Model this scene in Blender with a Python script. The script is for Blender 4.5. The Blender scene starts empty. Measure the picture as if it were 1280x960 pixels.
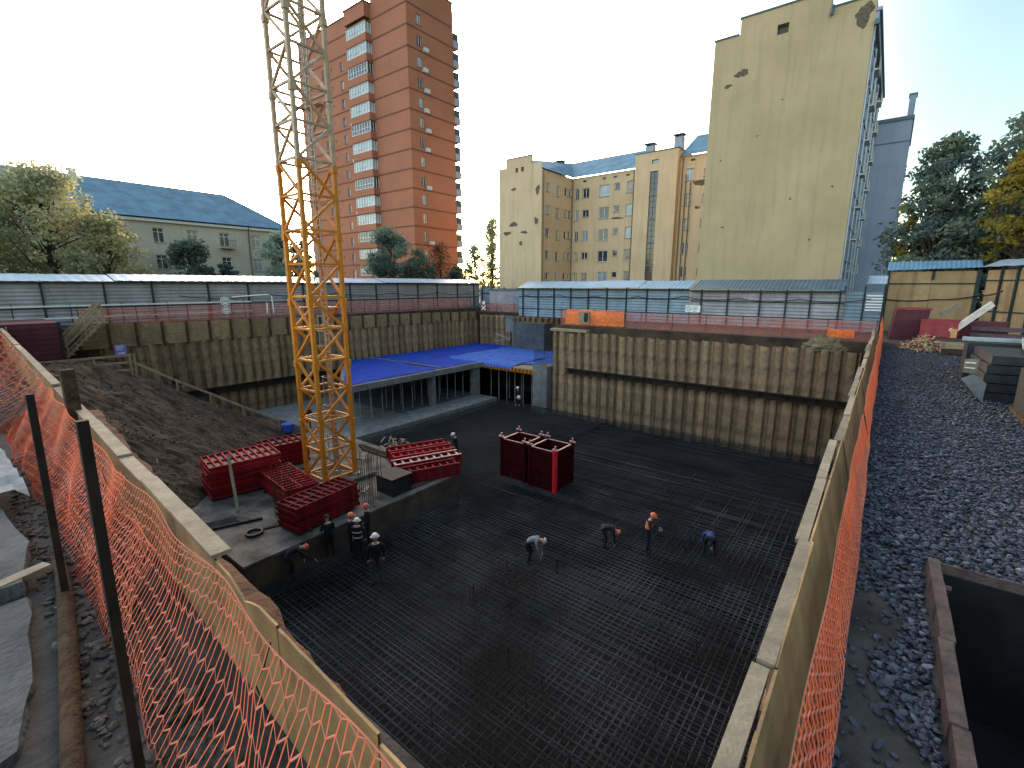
import bpy, bmesh, math, random
import numpy as np
from mathutils import Vector, Matrix
random.seed(7); rng = np.random.default_rng(7)
R = math.radians
sc = bpy.context.scene
col = sc.collection
EYE = 10.5
GZ = 7.2          # ground level beside the pit
TZ = 7.7          # ground level behind the far left pit wall

# ------------------------------------------------------------------ materials
def mat(name, c, rough=0.8, metal=0.0, var=0.15, vscale=3.0, bump=0.0, bscale=20.0, c2=None, spec=0.3, streak=0.0, streak_c=(0.05, 0.045, 0.04), obj=True, detail=6.0, alpha=None, thr=(0.35, 0.68)):
    m = bpy.data.materials.new(name); m.use_nodes = True
    n = m.node_tree.nodes; l = m.node_tree.links; n.clear()
    out = n.new('ShaderNodeOutputMaterial'); b = n.new('ShaderNodeBsdfPrincipled')
    l.new(b.outputs[0], out.inputs[0])
    b.inputs['Roughness'].default_value = rough; b.inputs['Metallic'].default_value = metal
    b.inputs['Specular IOR Level'].default_value = spec
    tc = n.new('ShaderNodeTexCoord'); co = tc.outputs['Object']
    nz = n.new('ShaderNodeTexNoise'); nz.inputs['Scale'].default_value = vscale; nz.inputs['Detail'].default_value = detail
    nz.inputs['Roughness'].default_value = 0.65
    l.new(co, nz.inputs['Vector'])
    rp = n.new('ShaderNodeValToRGB')
    d = c2 if c2 else tuple(max(0, x * (1 - var * 2)) for x in c)
    rp.color_ramp.elements[0].position = thr[0]; rp.color_ramp.elements[1].position = thr[1]
    rp.color_ramp.elements[0].color = (*d, 1)
    rp.color_ramp.elements[1].color = (*(c if c2 else tuple(min(1, x * (1 + var)) for x in c)), 1)
    l.new(nz.outputs['Fac'], rp.inputs['Fac']); last = rp.outputs['Color']
    if streak > 0:
        mp = n.new('ShaderNodeMapping'); mp.inputs['Scale'].default_value = (1.6, 1.6, 0.12); l.new(co, mp.inputs['Vector'])
        n2 = n.new('ShaderNodeTexNoise'); n2.inputs['Scale'].default_value = 1.3; n2.inputs['Detail'].default_value = 5; l.new(mp.outputs[0], n2.inputs['Vector'])
        mr = n.new('ShaderNodeMapRange'); mr.inputs['From Min'].default_value = 0.5; mr.inputs['From Max'].default_value = 0.75
        mr.inputs['To Max'].default_value = streak; l.new(n2.outputs['Fac'], mr.inputs['Value'])
        mx = n.new('ShaderNodeMix'); mx.data_type = 'RGBA'; l.new(mr.outputs[0], mx.inputs[0]); l.new(last, mx.inputs[6])
        mx.inputs[7].default_value = (*streak_c, 1); last = mx.outputs[2]
    l.new(last, b.inputs['Base Color'])
    if bump > 0:
        nb = n.new('ShaderNodeTexNoise'); nb.inputs['Scale'].default_value = bscale; nb.inputs['Detail'].default_value = 6
        l.new(co, nb.inputs['Vector']); bp = n.new('ShaderNodeBump'); bp.inputs['Strength'].default_value = bump
        bp.inputs['Distance'].default_value = 0.05; l.new(nb.outputs['Fac'], bp.inputs['Height']); l.new(bp.outputs[0], b.inputs['Normal'])
    if alpha is not None:
        b.inputs['Alpha'].default_value = alpha
    return m

M = {}
M['ground'] = mat('ground_soil', (.062, .053, .047), .95, var=.3, vscale=1.5, bump=.6, bscale=12)
M['soil'] = mat('bank_soil', (.088, .052, .032), .95, vscale=.9, bump=1.0, bscale=5, c2=(.024, .017, .012))
M['redsoil'] = mat('clay_ledge', (.16, .075, .042), .95, vscale=2.5, bump=.8, bscale=14, c2=(.075, .038, .025))
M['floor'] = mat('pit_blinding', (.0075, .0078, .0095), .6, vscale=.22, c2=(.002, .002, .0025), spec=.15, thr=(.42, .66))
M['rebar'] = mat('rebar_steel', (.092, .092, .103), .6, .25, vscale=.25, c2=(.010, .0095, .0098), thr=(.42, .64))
M['rebar_shade'] = mat('rebar_far_shade', (.034, .032, .033), .75, .1, vscale=.3, c2=(.007, .0065, .0065))  # darker copy of the bars: shade of the far pit put into the colour
M['rebar_rust'] = mat('rebar_rusty', (.055, .035, .025), .7, .3, var=.3)
M['pile'] = mat('sheet_pile_steel', (.41, .262, .145), .85, vscale=1.1, bump=.5, bscale=9, c2=(.12, .080, .048), streak=.65, streak_c=(.042, .032, .024))
M['waler'] = mat('waler_steel', (.035, .024, .018), .8, .2, var=.3)
M['lagging'] = mat('lagging_timber', (.36, .235, .125), .85, vscale=3, c2=(.21, .135, .075), streak=.4, streak_c=(.1, .07, .045))
M['rustpost'] = mat('rusty_post', (.09, .045, .028), .8, .3, var=.35)
M['conc'] = mat('concrete', (.22, .215, .21), .9, vscale=1.5, bump=.3, bscale=15, c2=(.12, .118, .115), streak=.4, streak_c=(.07, .068, .065))
M['concdark'] = mat('concrete_dark', (.11, .115, .13), .85, vscale=1.2, bump=.3, bscale=15, c2=(.06, .063, .072), streak=.4)  # darker, bluer grey than the plain concrete
M['padc'] = mat('pad_concrete', (.19, .165, .14), .9, vscale=.9, bump=.4, bscale=10, c2=(.040, .035, .031))
M['padside'] = mat('pad_side_concrete', (.125, .098, .072), .9, vscale=1.1, bump=.4, bscale=10, c2=(.05, .04, .032), streak=.4)
M['slabgrey'] = mat('foreground_concrete', (.115, .112, .112), .92, vscale=2.2, bump=.6, bscale=18, c2=(.055, .055, .056))
M['bluetarp'] = mat('blue_tarp', (.020, .060, .38), .8, vscale=1.2, bump=.8, bscale=2.5, c2=(.012, .036, .25), spec=.08)
M['bluelight'] = mat('blue_tarp_faded', (.09, .18, .50), .8, vscale=1.2, bump=.8, bscale=2.5, c2=(.04, .10, .38), spec=.08)
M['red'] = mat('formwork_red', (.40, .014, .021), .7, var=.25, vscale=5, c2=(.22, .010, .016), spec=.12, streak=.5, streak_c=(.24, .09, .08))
M['postred'] = mat('bright_red_post', (.62, .015, .025), .6, var=.1)
M['darkred'] = mat('formwork_red_dark', (.26, .012, .018), .75, vscale=4, c2=(.08, .006, .009), spec=.1, streak=.45, streak_c=(.14, .06, .05))
M['redworn'] = mat('formwork_red_worn', (.40, .10, .09), .6, vscale=18, c2=(.22, .012, .018))
M['pinkedge'] = mat('worn_steel_edge', (.48, .27, .25), .5, .2, var=.15, vscale=8)
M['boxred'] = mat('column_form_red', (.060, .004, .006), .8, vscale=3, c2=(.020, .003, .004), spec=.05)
M['formface'] = mat('formwork_plywood_face', (.045, .028, .02), .6, var=.3)
M['crane'] = mat('crane_yellow', (.62, .215, .018), .5, var=.14, vscale=2.0, bump=.1, bscale=30)
M['craneup'] = mat('crane_steel_hazed', (.52, .36, .24), .55, var=.18, vscale=2.0)  # glare and haze on the upper mast put into this paler colour
M['ladder'] = mat('galvanised_steel', (.40, .39, .36), .45, .5, var=.1)
M['brick'] = None
M['band'] = mat('brick_band', (.20, .085, .055), .9, var=.2)
M['cream'] = mat('cream_render', (.64, .475, .30), .92, vscale=.22, bump=.12, bscale=8, c2=(.54, .395, .24), streak=.4, streak_c=(.33, .23, .14), obj=True)
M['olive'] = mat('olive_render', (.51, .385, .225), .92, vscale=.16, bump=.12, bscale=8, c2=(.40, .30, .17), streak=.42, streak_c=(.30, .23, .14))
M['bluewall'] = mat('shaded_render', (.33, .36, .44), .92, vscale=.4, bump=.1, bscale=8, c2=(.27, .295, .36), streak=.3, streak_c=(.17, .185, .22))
M['palewall'] = mat('pale_render', (.60, .53, .44), .92, vscale=.3, bump=.1, bscale=8, c2=(.50, .44, .36), streak=.25, streak_c=(.33, .28, .22))
M['patch'] = mat('bare_masonry', (.16, .12, .085), .95, var=.3, vscale=5, bump=.5, bscale=14)
M['roofblue'] = mat('blue_sheet_roof', (.105, .225, .32), .75, 0, var=.16, vscale=.6, spec=.12, streak=.3, streak_c=(.16, .24, .30))
M['canopy'] = mat('canopy_sheet', (.52, .60, .68), .42, .35, var=.10, vscale=.8)
M['canopyblue'] = mat('canopy_sheet_blue', (.17, .30, .40), .45, .2, var=.12, vscale=.8)
M['canopydark'] = mat('canopy_sheet_dark', (.095, .14, .165), .55, .2, var=.12, vscale=.8)
M['corr'] = mat('corrugated_sheet', (.40, .375, .395), .55, .15, vscale=.7, c2=(.26, .245, .26), streak=.35, streak_c=(.14, .115, .105))
M['corrteal'] = mat('corrugated_sheet_teal', (.26, .335, .40), .55, .15, vscale=.7, c2=(.165, .215, .26), streak=.25, streak_c=(.09, .11, .125))
M['greenpost'] = mat('dark_green_post', (.016, .032, .032), .6, var=.2)
M['osb'] = mat('chipboard', (.48, .31, .155), .9, vscale=1.2, c2=(.34, .22, .11), bump=.3, bscale=40, streak=.5, streak_c=(.11, .07, .045))
M['ply'] = mat('plywood', (.39, .245, .11), .8, vscale=1.5, bump=.2, bscale=30, c2=(.21, .13, .062), streak=.55, streak_c=(.11, .068, .04))
M['plank'] = mat('grey_plank', (.29, .235, .165), .85, vscale=3, bump=.3, bscale=30, c2=(.17, .135, .095))
M['timber'] = mat('sawn_timber', (.36, .27, .165), .85, vscale=3, bump=.3, bscale=30, c2=(.22, .16, .10))
M['log'] = mat('old_timber', (.10, .060, .034), .95, vscale=6, bump=.8, bscale=20, c2=(.035, .023, .016), spec=.1)
M['darkwood'] = mat('dark_board', (.020, .019, .020), .7, var=.3)
M['netpost'] = mat('net_post_steel', (.020, .011, .008), .8, .1, var=.4)
M['orange'] = mat('orange_mesh', (.88, .165, .065), .6, var=.2, vscale=2, c2=(.62, .14, .075), spec=.1)
M['orangedull'] = mat('orange_mesh_dusty', (.82, .25, .16), .7, var=.15, vscale=2, c2=(.50, .17, .115), spec=.1)
M['white'] = mat('white_pvc', (.72, .72, .71), .5, var=.06)
M['frame_dark'] = mat('dark_frame', (.10, .075, .06), .6, var=.15)
M['glass'] = mat('window_glass', (.030, .040, .055), .06, 0, var=.4, vscale=.15, spec=.8)
M['glasslight'] = mat('window_glass_sky', (.36, .42, .45), .12, 0, var=.25, vscale=.25, spec=.8)  # pale sky reflection put into the pane colour
M['curtain'] = mat('window_glass_curtain', (.36, .30, .22), .15, 0, var=.3, vscale=.9, spec=.6)
M['maroon'] = mat('maroon_steel', (.105, .018, .030), .55, vscale=1.5, c2=(.06, .012, .02))
M['redbox'] = mat('red_steel', (.33, .045, .048), .5, vscale=1.5, c2=(.20, .025, .03))
M['whiteplank'] = mat('white_plank', (.72, .60, .52), .7, var=.1, vscale=3)
M['purplebeam'] = mat('painted_beam', (.10, .055, .075), .5, var=.2)
M['greychannel'] = mat('grey_steel_channel', (.36, .40, .40), .45, .35, var=.12)
M['stackdark'] = mat('dark_steel_plate', (.035, .036, .045), .55, .3, vscale=1.5, c2=(.018, .018, .024))
M['black'] = mat('black_rubber', (.012, .012, .013), .6, var=.1)
M['rustrim'] = mat('rusty_rim', (.13, .085, .075), .8, .2, vscale=5, bump=.5, bscale=25, c2=(.06, .04, .038))
M['skipin'] = mat('skip_interior', (.009, .008, .008), .9, var=.4, vscale=1.5)
M['signwhite'] = mat('sign_white', (.75, .75, .75), .5, var=.04)
M['signred'] = mat('sign_print', (.30, .10, .11), .5, var=.05)
M['signgrey'] = mat('sign_print_grey', (.16, .16, .18), .5, var=.05)
M['violet'] = mat('violet_sign', (.17, .15, .42), .5, var=.08)
M['bark'] = mat('bark', (.085, .065, .05), .95, var=.3, vscale=6, bump=.6)
M['jacket'] = mat('work_jacket', (.014, .015, .020), .9, var=.25, vscale=12)
M['jacketgrey'] = mat('grey_work_shirt', (.20, .21, .235), .9, var=.2, vscale=12)
M['jacketblue'] = mat('blue_work_jacket', (.035, .055, .20), .9, var=.2, vscale=12)
M['navy'] = mat('navy_overalls', (.016, .022, .055), .9, var=.2, vscale=12)
M['trousergrey'] = mat('grey_trousers', (.075, .072, .068), .9, var=.2, vscale=12)
M['trouser'] = mat('dark_trousers', (.016, .016, .019), .9, var=.2, vscale=12)
M['boots'] = mat('work_boots', (.02, .016, .013), .8, var=.2)
M['skin'] = mat('skin', (.42, .25, .18), .6, var=.05)
M['glove'] = mat('work_gloves', (.35, .35, .34), .9, var=.1)
M['helmetwhite'] = mat('helmet_white', (.70, .62, .55), .35, var=.03, spec=.5)
M['helmetorange'] = mat('helmet_orange', (.75, .17, .06), .35, var=.03, spec=.5)
M['helmetred'] = mat('helmet_red', (.68, .09, .08), .35, var=.03, spec=.5)
M['hair'] = mat('dark_hair', (.02, .015, .012), .8, var=.1)
M['vest'] = mat('orange_vest', (.80, .22, .06), .7, var=.1)
M['stripe'] = mat('reflective_stripe', (.55, .60, .55), .4, var=.05)
M['barrel'] = mat('blue_plastic', (.05, .10, .42), .4, var=.1)
M['cable'] = mat('black_cable', (.012, .012, .014), .6, var=.1)
M['brickpile'] = mat('red_bricks', (.32, .085, .055), .9, var=.25, vscale=9)
M['bagwhite'] = mat('dusty_sheet', (.26, .26, .26), .8, var=.2, vscale=4, bump=.6, bscale=8)
M['copper'] = mat('drainpipe_brown', (.20, .13, .075), .6, var=.15)
M['acunit'] = mat('ac_unit_white', (.55, .55, .55), .5, var=.06)

def per_object_tint(m, lo, hi):
    n = m.node_tree.nodes; l = m.node_tree.links; b = next(q for q in n if q.type == 'BSDF_PRINCIPLED'); src = b.inputs['Base Color'].links[0].from_socket
    oi = n.new('ShaderNodeObjectInfo'); mr = n.new('ShaderNodeMapRange'); mr.inputs['To Min'].default_value = lo; mr.inputs['To Max'].default_value = hi; l.new(oi.outputs['Random'], mr.inputs['Value'])
    mx = n.new('ShaderNodeMix'); mx.data_type = 'RGBA'; mx.blend_type = 'MULTIPLY'; mx.inputs[0].default_value = 1; l.new(src, mx.inputs[6]); l.new(mr.outputs[0], mx.inputs[7]); l.new(mx.outputs[2], b.inputs['Base Color'])
for k_, a_, b_ in (('pile', .68, 1.2), ('lagging', .75, 1.15), ('plank', .7, 1.2), ('ply', .8, 1.12), ('red', .7, 1.15), ('corr', .85, 1.1), ('corrteal', .85, 1.1), ('canopy', .8, 1.1), ('osb', .88, 1.1)): per_object_tint(M[k_], a_, b_)
def brick_mat():
    m = bpy.data.materials.new('red_brick_wall'); m.use_nodes = True
    n = m.node_tree.nodes; l = m.node_tree.links; b = n['Principled BSDF']
    b.inputs['Roughness'].default_value = .92; b.inputs['Specular IOR Level'].default_value = .2
    tc = n.new('ShaderNodeTexCoord')
    sp = n.new('ShaderNodeSeparateXYZ'); l.new(tc.outputs['Object'], sp.inputs[0])
    ad = n.new('ShaderNodeMath'); l.new(sp.outputs[0], ad.inputs[0]); l.new(sp.outputs[1], ad.inputs[1])
    cb = n.new('ShaderNodeCombineXYZ'); l.new(ad.outputs[0], cb.inputs[0]); l.new(sp.outputs[2], cb.inputs[1])
    br = n.new('ShaderNodeTexBrick'); l.new(cb.outputs[0], br.inputs['Vector'])
    br.inputs['Scale'].default_value = 4.0
    br.inputs['Color1'].default_value = (.43, .168, .098, 1); br.inputs['Color2'].default_value = (.35, .128, .074, 1)
    br.inputs['Mortar'].default_value = (.36, .17, .11, 1); br.inputs['Mortar Size'].default_value = .03
    nz = n.new('ShaderNodeTexNoise'); nz.inputs['Scale'].default_value = .18; nz.inputs['Detail'].default_value = 6; l.new(tc.outputs['Object'], nz.inputs['Vector'])
    mr = n.new('ShaderNodeMapRange'); mr.inputs['To Min'].default_value = .75; mr.inputs['To Max'].default_value = 1.2; l.new(nz.outputs['Fac'], mr.inputs['Value'])
    mx = n.new('ShaderNodeMix'); mx.data_type = 'RGBA'; mx.blend_type = 'MULTIPLY'; mx.inputs[0].default_value = 1
    l.new(br.outputs['Color'], mx.inputs[6]); l.new(mr.outputs[0], mx.inputs[7]); l.new(mx.outputs[2], b.inputs['Base Color'])
    return m
M['brick'] = brick_mat()

def leaf_mat(name, c1, c2, c3):
    m = bpy.data.materials.new(name); m.use_nodes = True
    n = m.node_tree.nodes; l = m.node_tree.links; n.clear()
    out = n.new('ShaderNodeOutputMaterial')
    g = n.new('ShaderNodeNewGeometry'); rp = n.new('ShaderNodeValToRGB')
    rp.color_ramp.elements[0].color = (*c1, 1); rp.color_ramp.elements[1].color = (*c3, 1)
    e = rp.color_ramp.elements.new(.5); e.color = (*c2, 1)
    tc = n.new('ShaderNodeTexCoord'); nz = n.new('ShaderNodeTexNoise'); nz.inputs['Scale'].default_value = .35; l.new(tc.outputs['Object'], nz.inputs['Vector'])
    mm = n.new('ShaderNodeMath'); mm.operation = 'MULTIPLY_ADD'; mm.inputs[1].default_value = .45; l.new(g.outputs['Random Per Island'], mm.inputs[0])
    m2 = n.new('ShaderNodeMath'); m2.operation = 'MULTIPLY_ADD'; m2.inputs[1].default_value = 1.6; m2.inputs[2].default_value = -.52
    l.new(nz.outputs['Fac'], m2.inputs[0]); l.new(m2.outputs[0], mm.inputs[2]); l.new(mm.outputs[0], rp.inputs[0])
    d = n.new('ShaderNodeBsdfDiffuse'); t = n.new('ShaderNodeBsdfTranslucent'); mx = n.new('ShaderNodeMixShader'); mx.inputs[0].default_value = .5
    l.new(rp.outputs[0], d.inputs[0]); l.new(rp.outputs[0], t.inputs[0]); l.new(d.outputs[0], mx.inputs[1]); l.new(t.outputs[0], mx.inputs[2])
    l.new(mx.outputs[0], out.inputs[0])
    return m
M['leaf_pale'] = leaf_mat('leaves_pale', (.20, .23, .15), (.40, .41, .25), (.72, .60, .28))
M['leaf_dark'] = leaf_mat('leaves_dark', (.055, .085, .078), (.12, .165, .145), (.22, .25, .14))
M['leaf_mid'] = leaf_mat('leaves_mid', (.075, .11, .11), (.16, .22, .20), (.32, .33, .15))
M['leaf_yellow'] = leaf_mat('leaves_yellow', (.13, .13, .035), (.36, .28, .06), (.62, .46, .10))
M['leaf_blue'] = leaf_mat('leaves_bluish', (.16, .23, .20), (.30, .38, .30), (.42, .47, .30))
M['leaf_red'] = leaf_mat('leaves_reddish', (.05, .03, .02), (.10, .05, .03), (.28, .11, .05))

def net_mat(name, c, cover, scale):
    # woven safety netting seen from far off: threads with open cells between
    m = bpy.data.materials.new(name); m.use_nodes = True
    n = m.node_tree.nodes; l = m.node_tree.links; n.clear()
    out = n.new('ShaderNodeOutputMaterial')
    tc = n.new('ShaderNodeTexCoord'); nz = n.new('ShaderNodeTexNoise'); nz.inputs['Scale'].default_value = scale; nz.inputs['Detail'].default_value = 3
    l.new(tc.outputs['Object'], nz.inputs['Vector'])
    mr = n.new('ShaderNodeMapRange'); mr.inputs['From Min'].default_value = .3; mr.inputs['From Max'].default_value = .7
    mr.inputs['To Min'].default_value = cover - .2; mr.inputs['To Max'].default_value = min(1, cover + .2); l.new(nz.outputs['Fac'], mr.inputs['Value'])
    d = n.new('ShaderNodeBsdfDiffuse'); d.inputs[0].default_value = (*c, 1)
    t2 = n.new('ShaderNodeBsdfTranslucent'); t2.inputs[0].default_value = (*c, 1)
    m1 = n.new('ShaderNodeMixShader'); m1.inputs[0].default_value = .4; l.new(d.outputs[0], m1.inputs[1]); l.new(t2.outputs[0], m1.inputs[2])
    tr = n.new('ShaderNodeBsdfTransparent'); mx = n.new('ShaderNodeMixShader')
    l.new(mr.outputs[0], mx.inputs[0]); l.new(tr.outputs[0], mx.inputs[1]); l.new(m1.outputs[0], mx.inputs[2]); l.new(mx.outputs[0], out.inputs[0])
    return m
M['net_far'] = net_mat('safety_net_far', (.52, .17, .12), .45, 2.5)
M['net_sunlit'] = net_mat('safety_net_sunlit', (1.0, .27, .08), .80, 6)  # sunlight on the net put into a brighter, denser orange

# ------------------------------------------------------------------ mesh building
class MB:
    def __init__(s): s.v = []; s.f = []; s.m = []
    def add(s, vs, fs, mi=0):
        o = len(s.v); s.v.extend([tuple(x) for x in vs]); s.f.extend([tuple(i + o for i in f) for f in fs]); s.m.extend([mi] * len(fs)); return s
    def box(s, x0, x1, y0, y1, z0, z1, mi=0):
        v = [(x0, y0, z0), (x1, y0, z0), (x1, y1, z0), (x0, y1, z0), (x0, y0, z1), (x1, y0, z1), (x1, y1, z1), (x0, y1, z1)]
        return s.add(v, [(0, 3, 2, 1), (4, 5, 6, 7), (0, 1, 5, 4), (1, 2, 6, 5), (2, 3, 7, 6), (3, 0, 4, 7)], mi)
    def bar(s, p, q, w, h=None, mi=0, up=(0, 0, 1)):
        h = w if h is None else h
        p = Vector(p); q = Vector(q); d = (q - p)
        if d.length < 1e-6: return s
        d.normalize(); u = Vector(up)
        if abs(d.dot(u)) > .98: u = Vector((0, 1, 0)) if abs(d.y) < .9 else Vector((1, 0, 0))
        a = d.cross(u).normalized() * w / 2; b = a.normalized().cross(d).normalized() * h / 2
        vs = [p - a - b, p + a - b, p + a + b, p - a + b, q - a - b, q + a - b, q + a + b, q - a + b]
        return s.add(vs, [(0, 3, 2, 1), (4, 5, 6, 7), (0, 1, 5, 4), (1, 2, 6, 5), (2, 3, 7, 6), (3, 0, 4, 7)], mi)
    def tube(s, pts, r, n=8, mi=0, cap=True):
        pts = [Vector(p) for p in pts]; rr = r if isinstance(r, (list, tuple)) else [r] * len(pts)
        rings = []
        for i, p in enumerate(pts):
            d = (pts[min(i + 1, len(pts) - 1)] - pts[max(i - 1, 0)])
            d = d.normalized() if d.length > 1e-9 else Vector((0, 0, 1))
            u = Vector((0, 0, 1)) if abs(d.z) < .95 else Vector((1, 0, 0))
            a = d.cross(u).normalized(); b = d.cross(a).normalized()
            rings.append([p + (a * math.cos(2 * math.pi * k / n) + b * math.sin(2 * math.pi * k / n)) * rr[i] for k in range(n)])
        vs = [v for rg in rings for v in rg]; fs = []
        for i in range(len(pts) - 1):
            for k in range(n):
                fs.append((i * n + k, i * n + (k + 1) % n, (i + 1) * n + (k + 1) % n, (i + 1) * n + k))
        if cap: fs.append(tuple(range(n))); fs.append(tuple((len(pts) - 1) * n + k for k in reversed(range(n))))
        return s.add(vs, fs, mi)
    def prism(s, poly, a, b, axis='z', mi=0):
        # poly: 2-D outline extruded along axis between a and b
        def P(u, v, w): return {'z': (u, v, w), 'y': (u, w, v), 'x': (w, u, v)}[axis]
        n = len(poly); vs = [P(u, v, a) for u, v in poly] + [P(u, v, b) for u, v in poly]
        fs = [tuple(range(n)), tuple(reversed(range(n, 2 * n)))] + [(i, i + n, (i + 1) % n + n, (i + 1) % n) for i in range(n)]
        return s.add(vs, fs, mi)
    def ball(s, c, rx, ry, rz, nu=12, nv=8, mi=0, z0=-1.0):
        vs = []; fs = []
        for j in range(nv + 1):
            ph = math.asin(z0) + (math.pi / 2 - math.asin(z0)) * j / nv
            for i in range(nu):
                t = 2 * math.pi * i / nu
                vs.append((c[0] + rx * math.cos(ph) * math.cos(t), c[1] + ry * math.cos(ph) * math.sin(t), c[2] + rz * math.sin(ph)))
        for j in range(nv):
            for i in range(nu):
                fs.append((j * nu + i, j * nu + (i + 1) % nu, (j + 1) * nu + (i + 1) % nu, (j + 1) * nu + i))
        fs.append(tuple(reversed(range(nu))))
        return s.add(vs, fs, mi)
    def mesh(s, name, mats, smooth=False):
        me = bpy.data.meshes.new(name); me.from_pydata(s.v, [], s.f)
        for m in (mats if isinstance(mats, (list, tuple)) else [mats]): me.materials.append(m)
        if any(s.m): me.polygons.foreach_set('material_index', s.m)
        bm = bmesh.new(); bm.from_mesh(me); bmesh.ops.recalc_face_normals(bm, faces=bm.faces); bm.to_mesh(me); bm.free()
        if smooth: me.polygons.foreach_set('use_smooth', [True] * len(me.polygons))
        me.update(); return me
    def build(s, name, mats, parent=None, smooth=False):
        return put(name, s.mesh(name, mats, smooth), parent)

def put(name, me, parent=None, loc=None, rz=None):
    o = bpy.data.objects.new(name, me); col.objects.link(o)
    if parent: o.parent = parent
    if loc is not None: o.location = loc
    if rz is not None: o.rotation_euler = (0, 0, rz)
    return o
def tag(o, label=None, cat=None, group=None, kind=None):
    if label: o['label'] = label
    if cat: o['category'] = cat
    if group: o['group'] = group
    if kind: o['kind'] = kind
    return o
def thing(name, label, cat, loc=(0, 0, 0), rz=0, group=None):
    o = bpy.data.objects.new(name, None); col.objects.link(o); o.empty_display_size = .3
    o.location = loc; o.rotation_euler = (0, 0, rz); return tag(o, label, cat, group)
def copy_tree(o, parent=None):
    c = o.copy(); col.objects.link(c)
    if parent: c.parent = parent
    for ch in list(o.children): copy_tree(ch, c)
    return c
def structure(name, mb, m):
    return tag(mb.build(name, m), kind='structure')
def lerp(a, b, t): return a + (b - a) * t
# ------------------------------------------------------------------ camera, sky, sun
F = 592.0; OFF = 123.0; PITCH = math.atan(OFF / F); AZ = math.atan2(472, F / math.cos(PITCH))
cam = bpy.data.cameras.new('camera'); co = bpy.data.objects.new('camera', cam); col.objects.link(co); sc.camera = co
cam.sensor_width = 36; cam.lens = 36 * F / 1280; cam.clip_start = .05; cam.clip_end = 4000
co.location = (0, 0, EYE); co.rotation_euler = (math.pi / 2 - PITCH, 0, AZ)

SUN_EL = R(18); SUN_DIR = Vector((-.80, .60, 0)).normalized()
w = bpy.data.worlds.new('World'); sc.world = w; w.use_nodes = True
wn = w.node_tree.nodes; wl = w.node_tree.links
sky = wn.new('ShaderNodeTexSky'); sky.sky_type = 'NISHITA'; sky.sun_disc = False
sky.sun_elevation = SUN_EL; sky.sun_rotation = math.atan2(SUN_DIR.x, SUN_DIR.y)
sky.air_density = 1.0; sky.dust_density = 2.0; sky.ozone_density = 1.0; sky.altitude = 100
bg = wn['Background']; bg.inputs[1].default_value = 0.92
wt = wn.new('ShaderNodeMix'); wt.data_type = 'RGBA'; wt.blend_type = 'MULTIPLY'; wt.inputs[0].default_value = 1; wt.inputs[7].default_value = (1.10, .98, .80, 1)
wl.new(sky.outputs[0], wt.inputs[6]); 
# the sky away from the low sun is deeper: dim it smoothly towards the east
wc = wn.new('ShaderNodeTexCoord'); dp = wn.new('ShaderNodeVectorMath'); dp.operation = 'DOT_PRODUCT'; dp.inputs[1].default_value = (.90, .43, 0)
wl.new(wc.outputs['Generated'], dp.inputs[0])
mr = wn.new('ShaderNodeMapRange'); mr.interpolation_type = 'SMOOTHSTEP'; mr.inputs['From Min'].default_value = .0; mr.inputs['From Max'].default_value = .46
mr.inputs['To Min'].default_value = 0.0; mr.inputs['To Max'].default_value = 1.0; wl.new(dp.outputs['Value'], mr.inputs['Value'])
wm = wn.new('ShaderNodeMix'); wm.data_type = 'RGBA'; wm.blend_type = 'MULTIPLY'; wm.inputs[0].default_value = 1
we = wn.new('ShaderNodeMix'); we.data_type = 'RGBA'; we.inputs[6].default_value = (1, 1, 1, 1); we.inputs[7].default_value = (.28, .335, .335, 1); wl.new(mr.outputs[0], we.inputs[0])
wl.new(wt.outputs[2], wm.inputs[6]); wl.new(we.outputs[2], wm.inputs[7]); wl.new(wm.outputs[2], bg.inputs[0])
sl = bpy.data.lights.new('sun', 'SUN'); sl.energy = 2.0; sl.angle = R(.6); sl.color = (1.0, .86, .68)
so = bpy.data.objects.new('sun', sl); col.objects.link(so)
d = Vector((SUN_DIR.x * math.cos(SUN_EL), SUN_DIR.y * math.cos(SUN_EL), math.sin(SUN_EL)))
so.rotation_euler = d.to_track_quat('Z', 'Y').to_euler(); so.location = d * 300

sc.view_settings.view_transform = 'Standard'; sc.view_settings.look = 'None'; sc.view_settings.exposure = 0; sc.view_settings.gamma = 1
sc.cycles.max_bounces = 6; sc.cycles.transparent_max_bounces = 12; sc.cycles.caustics_reflective = False; sc.cycles.caustics_refractive = False
sc.cycles.use_denoising = True

# ------------------------------------------------------------------ ground with the pit cut out
PX0, PX1, PY0, PY1 = -41.6, -0.46, 1.75, 34.6        # pit
RX1, RY1 = -22.4, 46.3                               # recess at the back left
HX0, HX1, HY0, HY1 = .86, 3.2, 2.6, 7.0              # sunk steel tank
HPX0, HPX1, HPY1 = -41.98, -.12, 34.80; RX1 = -22.08; RY1 = 46.45
xs = [-1500, HPX0, RX1, HPX1, HX0, HX1, 9, 1500]; ys = [-600, -3, PY0, HY0, HY1, HPY1, RY1, 80, 2500]
def solid(x, y):
    if HPX0 < x < HPX1 and PY0 < y < HPY1: return False
    if HPX0 < x < RX1 and HPY1 < y < RY1: return False
    if HX0 < x < HX1 and HY0 < y < HY1: return False
    return True
mb = MB()
for i in range(len(xs) - 1):
    for j in range(len(ys) - 1):
        if solid((xs[i] + xs[i + 1]) / 2, (ys[j] + ys[j + 1]) / 2):
            mb.add([(xs[i], ys[j], GZ), (xs[i + 1], ys[j], GZ), (xs[i + 1], ys[j + 1], GZ), (xs[i], ys[j + 1], GZ)], [(0, 1, 2, 3)])
structure('ground', mb, M['ground'])
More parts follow.
